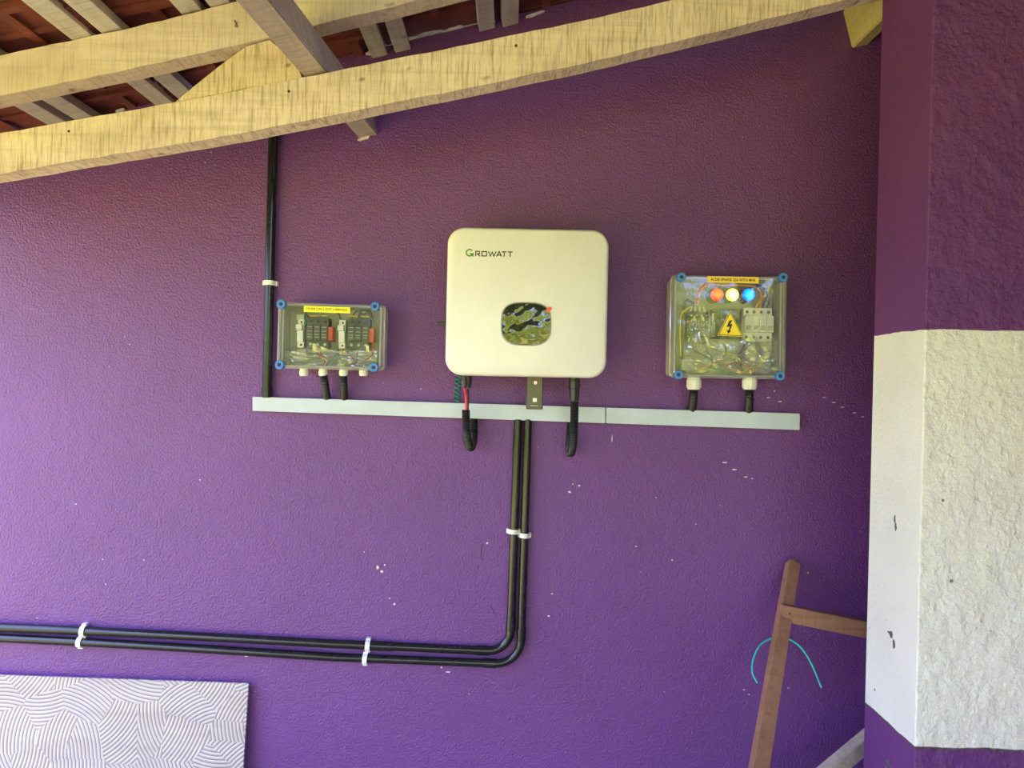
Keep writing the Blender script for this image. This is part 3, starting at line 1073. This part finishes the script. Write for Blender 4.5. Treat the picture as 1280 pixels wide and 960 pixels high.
# monitoring stick plugged in below
SD = 2.075
x0, x1, z0, z1 = IV.rect(658.6, 466, 678.4, 512, SD)
bm = bmesh.new()
ys = SD - WALL_Y
loft(bm, [(rr(x1 - x0, z1 - z0, .003, 3, (x0 + x1) / 2, (z0 + z1) / 2), ys + .026), (rr(x1 - x0, z1 - z0, .003, 3, (x0 + x1) / 2, (z0 + z1) / 2), ys + .004), (rr(x1 - x0 - .005, z1 - z0 - .003, .003, 3, (x0 + x1) / 2, (z0 + z1) / 2), ys)])
stk = link_mesh('monitoring_stick', bm, M['stick'], IV.root, True)
lp = IV.L(669.3, 478.4, SD)
bm = bmesh.new()
lathe(bm, [(.0045, 0), (.0045, .0012), (.0035, .0018)], (0, 0, 0), (0, -1, 0), 16)
link_mesh('red_lamp', bm, M['led_red'], stk, True, loc=(lp.x, ys, lp.z))
a = IV.rect(666, 497.5, 671, 502.5, SD)
bm = bmesh.new()
box(bm, a[0], a[1], ys - .0006, ys + .001, a[2], a[3])
link_mesh('white_sticker', bm, M['white_plastic'], stk)
a = IV.rect(663, 506.5, 672.5, 507.7, SD)
bm = bmesh.new()
box(bm, a[0], a[1], ys - .0004, ys + .001, a[2], a[3])
link_mesh('printed_line', bm, M['plate'], stk)

# cables below the inverter: each one is a thing of its own
def free_cable(name, pts, r, mat, label, cat, corr=0.0, step=0.004, segs=10, pitch=0.0058):
    P = [W(*p) for p in pts]
    o0 = P[0].copy()
    bm = bmesh.new()
    if corr:
        path = smooth_path(P, pitch / 4)
        tube(bm, [p - o0 for p in path], lambda i, n: r * (1.0 - corr * (0, .5, 1, .5)[i % 4]), segs)
    else:
        tube(bm, [p - o0 for p in smooth_path(P, step)], r, segs)
    return tag(link_mesh(name, bm, mat, None, True, loc=o0), label, cat)
free_cable('red_cable', [(580.6, 485, DCON - .01), (582.6, 496, 2.115), (582.8, 516, 2.118)], 0.0036, M['red_cable'], 'red solar cable between black connector and corrugated loop', 'cable')
free_cable('black_cable', [(585.2, 486, DCON), (585.2, 500, 2.115), (584.6, 516, 2.122)], 0.0026, M['black_rubber'], 'thin black cable beside the red solar cable', 'cable')
free_cable('corrugated_loop', [(582.4, 512.5, 2.115), (582.6, 528, 2.118), (583.0, 540, 2.125), (584.6, 552, 2.14), (588.2, 559.5, 2.155), (591.2, 553, 2.172), (592.2, 540, 2.184), (592.4, 518, 2.187)],
           0.0118, M['black_rubber'], 'black corrugated cable loop hanging at left under the red cable', 'cable', 0.16, segs=14)
free_cable('corrugated_loop', [(718.2, 502, DCON), (718.0, 520, 2.106), (717.4, 540, 2.112), (715.8, 557, 2.128), (713.6, 566, 2.148), (712.0, 560, 2.172), (712.4, 545, 2.184), (714.5, 520, 2.187)],
           0.0122, M['black_rubber'], 'black corrugated cable loop hanging at right below the inverter', 'cable', 0.16, segs=14)
# coiled earth wire
bm = bmesh.new()
pa, pb = W(573.2, 470.5, 2.15), W(570.6, 504, 2.187)
turns, path = 6.5, []
for k in range(int(turns * 16) + 1):
    t = k / (turns * 16)
    a = 2 * math.pi * turns * t
    path.append(pa.lerp(pb, t) - pa + Vector((math.cos(a) * .0078, math.sin(a) * .0078, 0)))
tube(bm, path, 0.0022, 7)
tag(link_mesh('earth_wire', bm, M['green_cable'], None, True, loc=pa), 'coiled green earth wire under the left corner of the inverter', 'wire')

# ---- clear-lidded boxes
def enclosure(dev, x0, y0, x1, y1, d, lid_mat, rad=0.012):
    a, b = dev.L(x0, y0, d), dev.L(x1, y1, d)
    cx, cz = (a.x + b.x) / 2, (a.z + b.z) / 2
    w_, h_ = abs(b.x - a.x), abs(a.z - b.z)
    D = d - WALL_Y
    ym = D * 0.58
    bm = bmesh.new()
    loft(bm, [(rr(w_ - .006, h_ - .006, rad, 5, cx, cz), 0), (rr(w_ - .002, h_ - .002, rad, 5, cx, cz), ym), (rr(w_ - .012, h_ - .012, rad - .004, 5, cx, cz), ym), (rr(w_ - .016, h_ - .016, rad - .004, 5, cx, cz), -.006)])
    link_mesh('enclosure', bm, M['box_grey'], dev.root, True)
    bm = bmesh.new()
    box(bm, cx - w_ / 2 + .012, cx + w_ / 2 - .012, -.012, -.008, cz - h_ / 2 + .012, cz + h_ / 2 - .012)
    link_mesh('mounting_plate', bm, M['plate'], dev.root)
    bm = bmesh.new()
    loft(bm, [(rr(w_, h_, rad, 5, cx, cz), ym), (rr(w_ + .003, h_ + .003, rad, 5, cx, cz), ym - .002), (rr(w_ + .003, h_ + .003, rad, 5, cx, cz), ym - .008), (rr(w_ - .001, h_ - .001, rad, 5, cx, cz), ym - .009),
              (rr(w_ - .006, h_ - .006, rad, 5, cx, cz), D + .004), (rr(w_ - .014, h_ - .014, rad - .002, 5, cx, cz), D)], False, True, [1, 1, 1, 1, 1, 0])
    return link_mesh('clear_lid', bm, [lid_mat, M['clear_edge']], dev.root, True), D

def lid_screw(dev, px, py, d):
    p = dev.L(px, py, d - .004)
    bm = bmesh.new()
    r = 0.0125
    y = d - WALL_Y
    lathe(bm, [(r * .92, -.014), (r, -.012), (r, .003), (r * .9, .0055), (r * .45, .0055), (r * .40, .002)], (0, 0, 0), (0, -1, 0), 20)
    o = link_mesh('lid_screw', bm, M['blue'], dev.root, True, loc=(p.x, y, p.z))
    bm = bmesh.new()
    lathe(bm, [(r * .44, .0), (r * .40, .0035)], (0, 0, 0), (0, -1, 0), 12)
    link_mesh('screw_socket', bm, M['deep_blue'], o)

def gland(dev, px, py0, py1, d, r, sides=8):
    a, b = dev.L(px, py0, d), dev.L(px - (py1 - py0) * .02, py1, d)
    h = (a - b).length
    bm = bmesh.new()
    lathe(bm, [(r * .9, -.004), (r * .9, .002), (r, .003), (r, h * .72), (r * .82, h), (r * .5, h)], a, (b - a), 10)
    link_mesh('cable_gland', bm, M['gland_white'], dev.root)

def sticker(dev, x0, y0, x1, y1, d, mat, text, ink, tilt, th=0.0006):
    a, b = dev.L(x0, y0, d), dev.L(x1, y1, d)
    cx, cz = (a.x + b.x) / 2, (a.z + b.z) / 2
    wd, ht = abs(b.x - a.x), abs(a.z - b.z)
    y = d - WALL_Y
    bm = bmesh.new()
    box(bm, -wd / 2, wd / 2, -th, th, -ht / 2, ht / 2)
    s = link_mesh('label_sticker', bm, mat, dev.root, loc=(cx, y, cz))
    s.rotation_euler = (0, tilt, 0)
    text_obj('lettering', text, ht * .50, wd * .88, 0, 0.0, -th - .0004, ink, s, 0.016)
    return s

def film(dev, x0, y0, x1, y1, d, seed, nx=34, ny=24, amp=.010):
    """crumpled plastic film behind the lid, added for its bright reflections"""
    from mathutils import noise as mn
    bm = bmesh.new()
    g = []
    for j in range(ny + 1):
        row = []
        for i in range(nx + 1):
            fx, fy = i / nx, j / ny
            p = dev.L(x0 + (x1 - x0) * fx, y0 + (y1 - y0) * fy, d)
            q = Vector((fx * 5.0 + seed, fy * 4.0, seed * 3.1))
            h = abs(mn.noise(q)) * 1.5 + .6 * abs(mn.noise(q * 2.7)) + .3 * mn.noise(q * 6.0)
            p.y = d - WALL_Y + amp * (h - .6)
            p.z += (mn.noise(Vector((fx * 6 + seed, 4.4, 1.0))) * .030 if j == 0 else 0)
            row.append(bm.verts.new(p))
        g.append(row)
    for j in range(ny):
        for i in range(nx):
            bm.faces.new((g[j][i], g[j][i + 1], g[j + 1][i + 1], g[j + 1][i]))
    return link_mesh('reflection_film', bm, M['film'], dev.root, False)

DB = 2.09
# DC box, left
DC = Dev('junction_box', 412, 420, DB, 0.003, 'small clear-lidded junction box with yellow label, left of the inverter', 'box')
lid, D = enclosure(DC, 346.5, 376.8, 476.5, 462.6, DB, M['clear'])
for px, py in ((351.2, 380), (468.5, 383), (349.2, 456), (467, 459.3)):
    lid_screw(DC, px, py, DB)
for px in (380, 404, 429.5, 454.5):
    gland(DC, px, 462, 470, 2.14, 0.0125)
sticker(DC, 380, 382.5, 437.6, 391.6, DB - .0015, M['label_yellow'], 'DCDB 2 IN 2 OUT (1000VDC)', M['olive_ink'], 0.004)

def fuse_holder(dev, x, y, d):
    x0, x1, z0, z1 = dev.rect(x - 4.5, y - 18, x + 4.5, y + 18, d)
    y_ = d - WALL_Y
    k = d / FPX
    cx, cz = (x0 + x1) / 2, (z0 + z1) / 2
    bm = bmesh.new()
    box(bm, cx - 4 * k, cx + 4 * k, y_ + .012, y_ + .045, z0, z1, bev=.001)
    o = link_mesh('fuse_holder', bm, M['device_white'], dev.root)
    bm = bmesh.new()
    box(bm, cx - 4.6 * k, cx + 3 * k, y_ - .004, y_ + .014, cz + 4 * k, cz + 11 * k, bev=.001)
    link_mesh('fuse_lever', bm, M['device_white'], o)
    bm = bmesh.new()
    box(bm, cx - 3.6 * k, cx + 4 * k, y_ + .002, y_ + .014, cz - 10.5 * k, cz + 3.5 * k, bev=.001)
    link_mesh('fuse_drawer', bm, M['device_white'], o)
    for s in (-1, 1):
        bm = bmesh.new()
        lathe(bm, [(1.4 * k, 0), (1.2 * k, .0006)], (cx + .6 * k, y_ + .0122, cz + s * 14.3 * k), (0, -1, 0), 10)
        link_mesh('terminal_screw', bm, M['ink'], o)
def surge(dev, x0p, y0p, x1p, y1p, d, red):
    y_ = d - WALL_Y
    x0, x1, z0, z1 = dev.rect(x0p, y0p, x1p, y1p, d)
    bm = bmesh.new()
    box(bm, x0, x1, y_ + .012, y_ + .045, z0, z1, bev=.001)
    o = link_mesh('surge_protector', bm, M['device_grey'], dev.root)
    n = 3
    wd = (x1 - x0) / n
    h = z1 - z0
    for i in range(n):
        bm = bmesh.new()
        box(bm, x0 + i * wd + .0006, x0 + (i + 1) * wd - .0006, y_, y_ + .014, z0 + h * .26, z0 + h * .76, bev=.001)
        link_mesh('plug_module', bm, M['device_grey'], o)
        for f in (.36, .44, .55, .68):
            bm = bmesh.new()
            a0 = x0 + i * wd + wd * .2
            box(bm, a0, a0 + wd * .6, y_ - .0005, y_ + .001, z0 + h * f, z0 + h * (f + .018))
            link_mesh('printed_line', bm, M['plate'], o)
        for f in (.14, .88):
            bm = bmesh.new()
            lathe(bm, [(wd * .22, 0), (wd * .18, .0006)], (x0 + (i + .5) * wd, y_ + .0122, z0 + h * f), (0, -1, 0), 10)
            link_mesh('terminal_screw', bm, M['steel'] if f < .5 else M['ink'], o)
    a = dev.rect(red[0], red[1], red[2], red[3], d)
    bm = bmesh.new()
    box(bm, a[0], a[1], y_ + .006, y_ + .045, a[2], a[3], bev=.001)
    link_mesh('red_end', bm, M['red'], o)
ID = 2.135
fuse_holder(DC, 374.5, 416.5, ID)
fuse_holder(DC, 426.5, 417.5, ID)
surge(DC, 383, 396.5, 409, 436, ID, (409.2, 408.5, 414.5, 426))
surge(DC, 434.5, 397.5, 460.5, 437, ID, (460.7, 410, 466.5, 427.5))
for xs_ in ((371, 436, 382, 449), (371, 393, 380, 400)):
    part_box(DC, 'grey_strip', *xs_, ID + .02, .01, M['box_grey'], None, .0006)  # plain light grey strips at both ends of the left fuse holder
for pts, mt_ in ((((394, 437, ID + .02), (398, 443, ID), (405, 449, ID + .01), (404, 460, ID + .02)), 'red_cable'),
                 (((402, 437, ID + .02), (400, 441, ID + .005), (409, 451, ID + .01), (405, 461, ID + .03)), 'red_cable'),
                 (((424, 437, ID + .02), (421, 441, ID), (418, 448, ID + .01), (410, 455, ID + .02), (405, 461, ID + .03)), 'green_cable'),
                 (((424, 437, ID + .02), (423, 442, ID + .004), (427, 450, ID + .01), (429, 461, ID + .03)), 'green_cable'),
                 (((430, 437, ID + .02), (427, 441, ID), (438, 446, ID + .006), (446, 453, ID + .02), (431, 461, ID + .03)), 'red_cable'),
                 (((445, 438, ID + .02), (447, 446, ID), (440, 455, ID + .01), (430, 461, ID + .03)), 'grey_cable'),
                 (((386, 396, ID + .03), (382, 391, ID + .01), (392, 387, ID + .01), (420, 390, ID + .02), (426, 399, ID + .03)), 'grey_cable'),
                 (((440, 397, ID + .03), (446, 389, ID + .01), (455, 393, ID + .01), (462, 387, ID + .02), (466, 397, ID + .03)), 'grey_cable'),
                 (((448, 397, ID + .03), (452, 388, ID + .015), (461, 391, ID + .012), (468, 402, ID + .03)), 'grey_cable'),
                 (((459, 449, ID + .01), (464, 445, ID), (468, 438, ID + .01), (465, 428, ID + .03)), 'red_cable'),
                 (((378, 394, ID + .03), (383, 399, ID + .02), (381, 408, ID + .02), (376, 399, ID + .03)), 'green_cable')):
    cable(DC, 'wire', pts, 0.0021, M[mt_])
for xs_ in ((386, 394, 398, 395.5), (402, 394, 410, 395.5), (437, 394.6, 446, 396), (452, 395, 461, 396.4)):
    part_box(DC, 'yellow_ferrule', *xs_, ID + .005, .015, M['yellow_cable'], None, 0.0)
film(DC, 357, 437, 471, 458, 2.120, 8.7, 34, 12, amp=.008)
# AC box, right
AC = Dev('junction_box', 911, 408, DB, -0.009, 'larger clear-lidded box with three lit lamps and a hazard triangle', 'box')
lid, D = enclosure(AC, 842.5, 342.5, 983.5, 473.2, DB, M['clear_film'])
for px, py in ((852, 346.2), (979.4, 346.5), (848.3, 468.3), (975.5, 470)):
    lid_screw(AC, px, py, DB)
for px in (867.5, 937):
    gland(AC, px, 473.5, 487, 2.14, 0.0205)
sticker(AC, 884.3, 345.4, 948.2, 354.2, DB - .0015, M['label_orange'], 'ACDB 3PHASE 32A WITH MVR', M['olive_ink'], 0.006)
LD = 2.112
for px, mt_ in ((896.4, 'lamp_red'), (915.6, 'lamp_yellow'), (936.0, 'lamp_blue')):
    p = AC.L(px, 368.4, LD)
    y_ = LD - WALL_Y
    r = 8.0 * LD / FPX
    bm = bmesh.new()
    lathe(bm, [(r * 1.12, .05), (r * 1.12, .004), (r * 1.0, .002), (r * .98, .006)], (0, 0, 0), (0, 1, 0), 24)
    o = link_mesh('indicator_lamp', bm, M['device_grey'], AC.root, True, loc=(p.x, y_, p.z))
    bm = bmesh.new()
    lathe(bm, [(r * .98, .010), (r * .98, .0), (r * .86, -.005), (r * .5, -.0085), (r * .1, -.0095)], (0, 0, 0), (0, 1, 0), 24)
    link_mesh('lamp_lens', bm, M[mt_], o, True)
# hazard triangle
y_ = DB - .0016 - WALL_Y
def tri(g):
    pts = [(912.6, 388.3), (896.6, 419.3), (928.6, 420.9)]
    cx_, cy_ = sum(p[0] for p in pts) / 3, sum(p[1] for p in pts) / 3
    return [tuple(AC.L(cx_ + (x - cx_) * g, cy_ + (yy - cy_) * g, DB).xz) for x, yy in pts]
bm = bmesh.new()
prism(bm, tri(1.0), y_, y_ + .001)
sg = link_mesh('hazard_sign', bm, M['sign_yellow'], AC.root)
bm = bmesh.new()
stroke(bm, tri(.90), .0016, y_ - .0004, True)
link_mesh('sign_border', bm, M['ink'], sg)
bm = bmesh.new()
def bolt_piece(pts):
    vs = [bm.verts.new((AC.L(x, yy, DB).x, y_ - .0005, AC.L(x, yy, DB).z)) for x, yy in pts]
    bm.faces.new(vs)
bolt_piece([(911.4, 400.6), (915.2, 400.6), (911.6, 406.6), (908.0, 408.8)])
bolt_piece([(908.0, 408.8), (911.6, 405.8), (915.4, 405.0), (911.6, 408.3)])
bolt_piece([(912.6, 406.2), (915.4, 405.0), (912.2, 413.6), (910.4, 413.2)])
bolt_piece([(908.4, 412.4), (913.8, 413.4), (909.8, 417.6)])
link_mesh('lightning_bolt', bm, M['ink'], sg)
# breaker, four poles
ID = 2.13
y_ = ID - WALL_Y
x0, x1, z0, z1 = AC.rect(931.5, 384, 967, 427, ID)
h = z1 - z0
bm = bmesh.new()
box(bm, x0, x1, y_ + .016, y_ + .05, z0, z1, bev=.001)
cb = link_mesh('circuit_breaker', bm, M['device_white'], AC.root)
wd = (x1 - x0) / 4
for i in range(4):
    bm = bmesh.new()
    box(bm, x0 + i * wd + .0004, x0 + (i + 1) * wd - .0004, y_, y_ + .018, z0 + h * .27, z0 + h * .76, bev=.001)
    link_mesh('breaker_pole', bm, M['device_white'], cb)
    bm = bmesh.new()
    box(bm, x0 + (i + .22) * wd, x0 + (i + .78) * wd, y_ - .006, y_ + .002, z0 + h * .33, z0 + h * .46, bev=.001)
    link_mesh('toggle', bm, M['box_grey'], cb)
    for f in (.13, .88):
        bm = bmesh.new()
        lathe(bm, [(wd * .24, 0), (wd * .2, .0006)], (x0 + (i + .5) * wd, y_ + .0162, z0 + h * f), (0, -1, 0), 10)
        link_mesh('terminal_screw', bm, M['grey_cable'], cb)
# surge protector, left, with white ferrules top and bottom
x0, x1, z0, z1 = AC.rect(861.5, 389, 886, 421, ID)
h = z1 - z0
bm = bmesh.new()
box(bm, x0, x1, y_ + .010, y_ + .05, z0, z1, bev=.001)
sp = link_mesh('surge_protector', bm, M['device_grey'], AC.root)
wd = (x1 - x0) / 4
for i in range(4):
    bm = bmesh.new()
    box(bm, x0 + i * wd + .0005, x0 + (i + 1) * wd - .0005, y_ - .002, y_ + .012, z0 + h * .22, z0 + h * .72, bev=.001)
    link_mesh('plug_module', bm, M['device_grey'], sp)
    bm = bmesh.new()
    box(bm, x0 + (i + .3) * wd, x0 + (i + .65) * wd, y_ - .0026, y_ + .001, z0 + h * .80, z0 + h * .87)
    link_mesh('printed_line', bm, M['plate'], sp)
    for s, zz in ((1, z1), (-1, z0)):
        bm = bmesh.new()
        lathe(bm, [(.0028, -.003), (.0028, .012), (.002, .016)], (x0 + (i + .5) * wd, y_ + .02, zz), (-.22 * s * (i - 1), -.3, s), 8)
        link_mesh('ferrule', bm, M['device_white'], sp)
film(AC, 857, 424, 972, 467, 2.118, 2.3, 40, 20, amp=.009)  # film sheets placed over the lid's bright reflection areas
film(AC, 859, 399, 894, 421, 2.116, 5.1, 16, 12, amp=.007)
# terminal block and grey corner block
part_box(AC, 'terminal_block', 890, 386, 930, 424, ID + .035, .02, M['device_grey'])
part_box(AC, 'corner_block', 852.5, 449, 867, 463, ID + .01, .04, M['box_grey'])
for pts, mt_ in ((((873, 380, ID), (874, 369, ID - .005), (879, 360, ID - .008), (888, 356, ID - .008), (910, 356.5, ID - .006), (935, 357, ID - .006), (949, 362, ID - .004), (951.5, 372, ID), (950, 385, ID + .01)), 'orange_cable'),
                 (((871, 380, ID + .004), (872, 367, ID), (878, 358, ID), (890, 355, ID), (915, 358, ID + .01)), 'red_cable'),
                 (((866, 380, ID + .01), (858, 376, ID + .005), (854, 384, ID + .01), (853, 410, ID + .02), (851.5, 440, ID + .02), (854, 455, ID + .02)), 'grey_cable'),
                 (((868, 380, ID + .01), (860, 374, ID + .01), (856, 382, ID + .01), (855, 420, ID + .02), (852, 450, ID + .02)), 'grey_cable'),
                 (((863, 384, ID + .01), (853, 391, ID + .01), (850.5, 405, ID + .01), (850.5, 430, ID + .01), (851.5, 446, ID + .02)), 'yellow_cable'),
                 (((936, 360, ID), (950, 357, ID - .004), (957, 364, ID), (961, 376, ID + .01), (958, 386, ID + .02)), 'blue_cable'),
                 (((940, 358, ID), (953, 359, ID), (960, 368, ID + .004), (955, 378, ID + .01), (953, 386, ID + .02)), 'blue_cable'),
                 (((944, 386, ID + .02), (950, 376, ID + .01), (959, 365, ID + .006), (962, 358, ID + .01)), 'yellow_cable'),
                 (((866, 424, ID + .01), (866, 436, ID), (876, 442, ID), (892, 452, ID + .01), (905, 458, ID + .02)), 'grey_cable'),
                 (((872, 424, ID + .01), (880, 436, ID), (890, 448, ID), (888, 462, ID + .02)), 'grey_cable'),
                 (((905, 428, ID + .01), (908, 440, ID), (903, 450, ID), (912, 460, ID + .01)), 'grey_cable'),
                 (((932, 428, ID + .01), (926, 440, ID), (918, 450, ID), (922, 462, ID + .01)), 'grey_cable'),
                 (((940, 428, ID + .01), (930, 438, ID), (922, 446, ID), (930, 466, ID + .01)), 'grey_cable'),
                 (((958, 447, ID - .004), (948, 456, ID - .008), (936, 460, ID - .006), (926, 468, ID)), 'yellow_cable'),
                 (((946, 428, ID + .01), (947, 440, ID), (952, 452, ID), (940, 466, ID + .01)), 'yellow_cable'),
                 (((886, 457, ID - .004), (878, 461, ID - .008), (868, 465, ID), (868, 472, ID + .01)), 'orange_cable'),
                 (((890, 456, ID), (900, 450, ID), (915, 462, ID), (935, 466, ID)), 'orange_cable'),
                 (((905, 459, ID), (920, 453, ID), (938, 462, ID), (938, 472, ID + .01)), 'red_cable'),
                 (((880, 466, ID + .02), (896, 460, ID), (910, 468, ID), (934, 470, ID + .01)), 'green_cable')):
    cable(AC, 'wire', pts, 0.0022, M[mt_])

# corrugated drops from the boxes into the trunking
dgrp = 'corrugated drops between the clear boxes and the trunking'
for px0, py0, px1, py1, r, lab in ((404.5, 468, 409, 499.5, .0112, 'left black corrugated drop below the small left box'),
                                   (429.3, 469, 430.5, 500, .0112, 'right black corrugated drop below the small left box'),
                                   (867.6, 485, 865, 513.5, .0122, 'left black corrugated drop below the box with lamps'),
                                   (937, 485, 935.6, 515.5, .0122, 'right black corrugated drop below the box with lamps')):
    o = free_cable('corrugated_drop', [(px0, py0, 2.14), ((px0 * .6 + px1 * .4), py0 * .6 + py1 * .4, 2.15), (px1, py1, 2.186)], r, M['black_rubber'], lab, 'cable', 0.16, segs=14)
    o['group'] = dgrp

# ------------------------------------------------------------------ leaning combed panel
pt = W(308.5, 854.3, WALL_Y - 0.022)
PHt = pt.z
lean = math.atan2(0.055, PHt)
LENp, Hp = 1.2, PHt / math.cos(lean)
root = thing('combed_panel', (pt.x, pt.y - 0.055, 0), 'pinkish beige panel with combed swirls leaning on the wall at lower left', 'panel', rot=(-lean, R(0.5), 0))
bm = bmesh.new()
box(bm, -LENp, 0, 0.0, 0.009, 0.0, Hp, bev=0.0012)
link_mesh('panel_face', bm, M['swirl'], root)
bm = bmesh.new()
box(bm, -LENp + .002, -.002, 0.0092, 0.014, 0.002, Hp - .002)
link_mesh('panel_backing', bm, M['panel_edge'], root)

# ------------------------------------------------------------------ wooden ladder frame, lower right
top = W(991, 704, WALL_Y - 0.03)
low = W(948.5, 960, 1.77)
axis = (low - top).normalized()
foot = top + axis * ((top.z - 0.004) / -axis.z)
right = Vector((1, 0, 0)); right = (right - axis * right.dot(axis)).normalized()
nrm = right.cross(axis).normalized()
if nrm.y > 0:
    nrm = -nrm                        # faces the camera
lad = thing('ladder_frame', foot, 'rough brown wooden ladder frame leaning on the wall beside the pier', 'ladder')
def bar(name, a, b, wd, th, side, nrm_, mat, taper=1.0, bev=.002):
    """square bar from a to b; wd along side, th along nrm_ (centred)"""
    bm = bmesh.new()
    a, b = a - lad.location, b - lad.location
    co = []
    for s in (-1, 1):
        for t_ in (1, -1):
            for e, g in ((a, 1.0), (b, taper)):
                co.append(e + side * s * wd * g / 2 + nrm_ * t_ * th * g / 2)
    hexa(bm, co)
    bmesh.ops.recalc_face_normals(bm, faces=bm.faces)
    bmesh.ops.bevel(bm, geom=list(bm.edges), offset=bev, segments=2, affect='EDGES')
    return link_mesh(name, bm, mat, lad)
# rail turned a little about its own length so two faces show
tw = Matrix.Rotation(R(-15), 3, axis)
sd, nr = tw @ right, tw @ nrm
bar('rail', foot + axis * 0, top, 0.042, 0.040, sd, nr, M['brown_timber'], taper=.76)
bm = bmesh.new()
tp = top - lad.location
lathe(bm, [(.010, -.004), (.008, .010), (.003, .016)], tp + right * .002, -axis, 7)
link_mesh('tenon_stub', bm, M['brown_timber'], lad)
rail_gap = 0.34
r2 = right * rail_gap
bar('rail', foot + r2 + Vector((0, 0, 0.0)), top + r2, 0.042, 0.040, sd, nr, M['brown_timber'], taper=.76)
# rungs
lenr = (foot - top).length
ra = W(977.5, 766.8, 2.03)                   # the rung's left end, nailed on the face of the rail
rdir = Vector((1, 0.02, -0.178)).normalized()
rup = Vector((0, 0, 1)); rup = (rup - rdir * rup.dot(rdir)).normalized()
rn = rdir.cross(rup)
if rn.y > 0:
    rn = -rn
ra -= rn * 0.013
bar('rung', ra, ra + rdir * 0.36, 0.043, 0.026, rup, rn, M['brown_timber'])
bm = bmesh.new()
lathe(bm, [(.0025, 0), (.0025, .0012)], ra + rdir * .020 + rup * .004 + rn * .013 - lad.location, rn, 8)
link_mesh('nail', bm, M['ink'], lad)
# loose diagonal piece, leaning behind the pier
a, b = W(1006, 990, 1.95), W(1126, 890, 2.0)
bm = bmesh.new()
axd = (b - a).normalized()
a2 = a + axd * ((0.012 - a.z) / axd.z)
updir = Vector((0, 0, 1)); updir = (updir - axd * updir.dot(axd)).normalized()
nd = axd.cross(updir)
co = []
for s in (-1, 1):
    for t_ in (1, -1):
        for e in (a2, a2 + axd * 1.12):
            co.append(e + updir * s * .019 + nd * t_ * .017 - a2)
hexa(bm, co)
bmesh.ops.recalc_face_normals(bm, faces=bm.faces)
bmesh.ops.bevel(bm, geom=list(bm.edges), offset=.002, segments=2, affect='EDGES')
tag(link_mesh('timber_offcut', bm, M['purlin'], loc=a2), 'pale grey-brown timber slanting up behind the pier at the bottom right', 'timber')

# teal wire hooked behind the rail
P = [W(946.5, 853.5, 2.10), W(940.5, 841, 2.11), W(941.5, 825, 2.13), (W(949, 808, 2.15)), W(962, 799, 2.165), W(976, 796.5, 2.172), W(990, 801, 2.165), W(1003, 811.5, 2.15), W(1015, 831, 2.13), W(1027, 859.5, 2.10)]
bm = bmesh.new()
tube(bm, [p - P[0] for p in smooth_path(P, 0.008)], 0.0026, 8)
tag(link_mesh('teal_wire', bm, M['teal'], None, True, loc=P[0]), 'thin teal wire hooked in an arch behind the brown rail', 'wire')

# ------------------------------------------------------------------ the yard the porch looks onto (rear shrubs seen in reflections, left ones added)
rnd = random.Random(3)
def bush_mesh():
    bm = bmesh.new()
    bmesh.ops.create_icosphere(bm, subdivisions=4, radius=1.0)
    for v in bm.verts:
        n = v.co.normalized()
        k = 1 + 0.12 * math.sin(7 * n.x + 3 * n.z) + 0.10 * math.sin(11 * n.y + 5 * n.x) + 0.09 * math.sin(17 * n.z + 9 * n.y) + rnd.uniform(-.10, .10)
        v.co = n * k
    me = bpy.data.meshes.new('shrub')
    bm.to_mesh(me); bm.free()
    me.materials.append(M['leaves'])
    return me
bmsh = bush_mesh()
for i in range(24):
    o = bpy.data.objects.new('garden_shrub', bmsh)
    COL.objects.link(o)
    row = i % 2
    s = rnd.uniform(0.95, 1.1) 
    hz = (1.58 + 0.34 * row) * s * (1.28 if -3 < -16 + i * 2.1 < 7 else 1.0)
    o.scale = (1.55 * s, 1.2 * s, hz)
    o.rotation_euler = (0, 0, rnd.choice((0, math.pi)))
    o.location = (-16 + i * 2.1, -9.5 - 4.0 * row, hz * .86 - .12)
    if i >= 17:                      # the rest are added unseen at the left to block low sky
        s *= 0.95
        o.scale = (1.3 * s, 1.5 * s, 1.45 * s)
        o.location = (-9.5 - 0.6 * row, -5.8 + (i - 17) * 3.7, 1.45 * s * .86 - .12)
    tag(o, 'tall sunlit green shrub out of view across the lawn facing the porch', 'shrub', 'sunlit shrubs across the lawn')
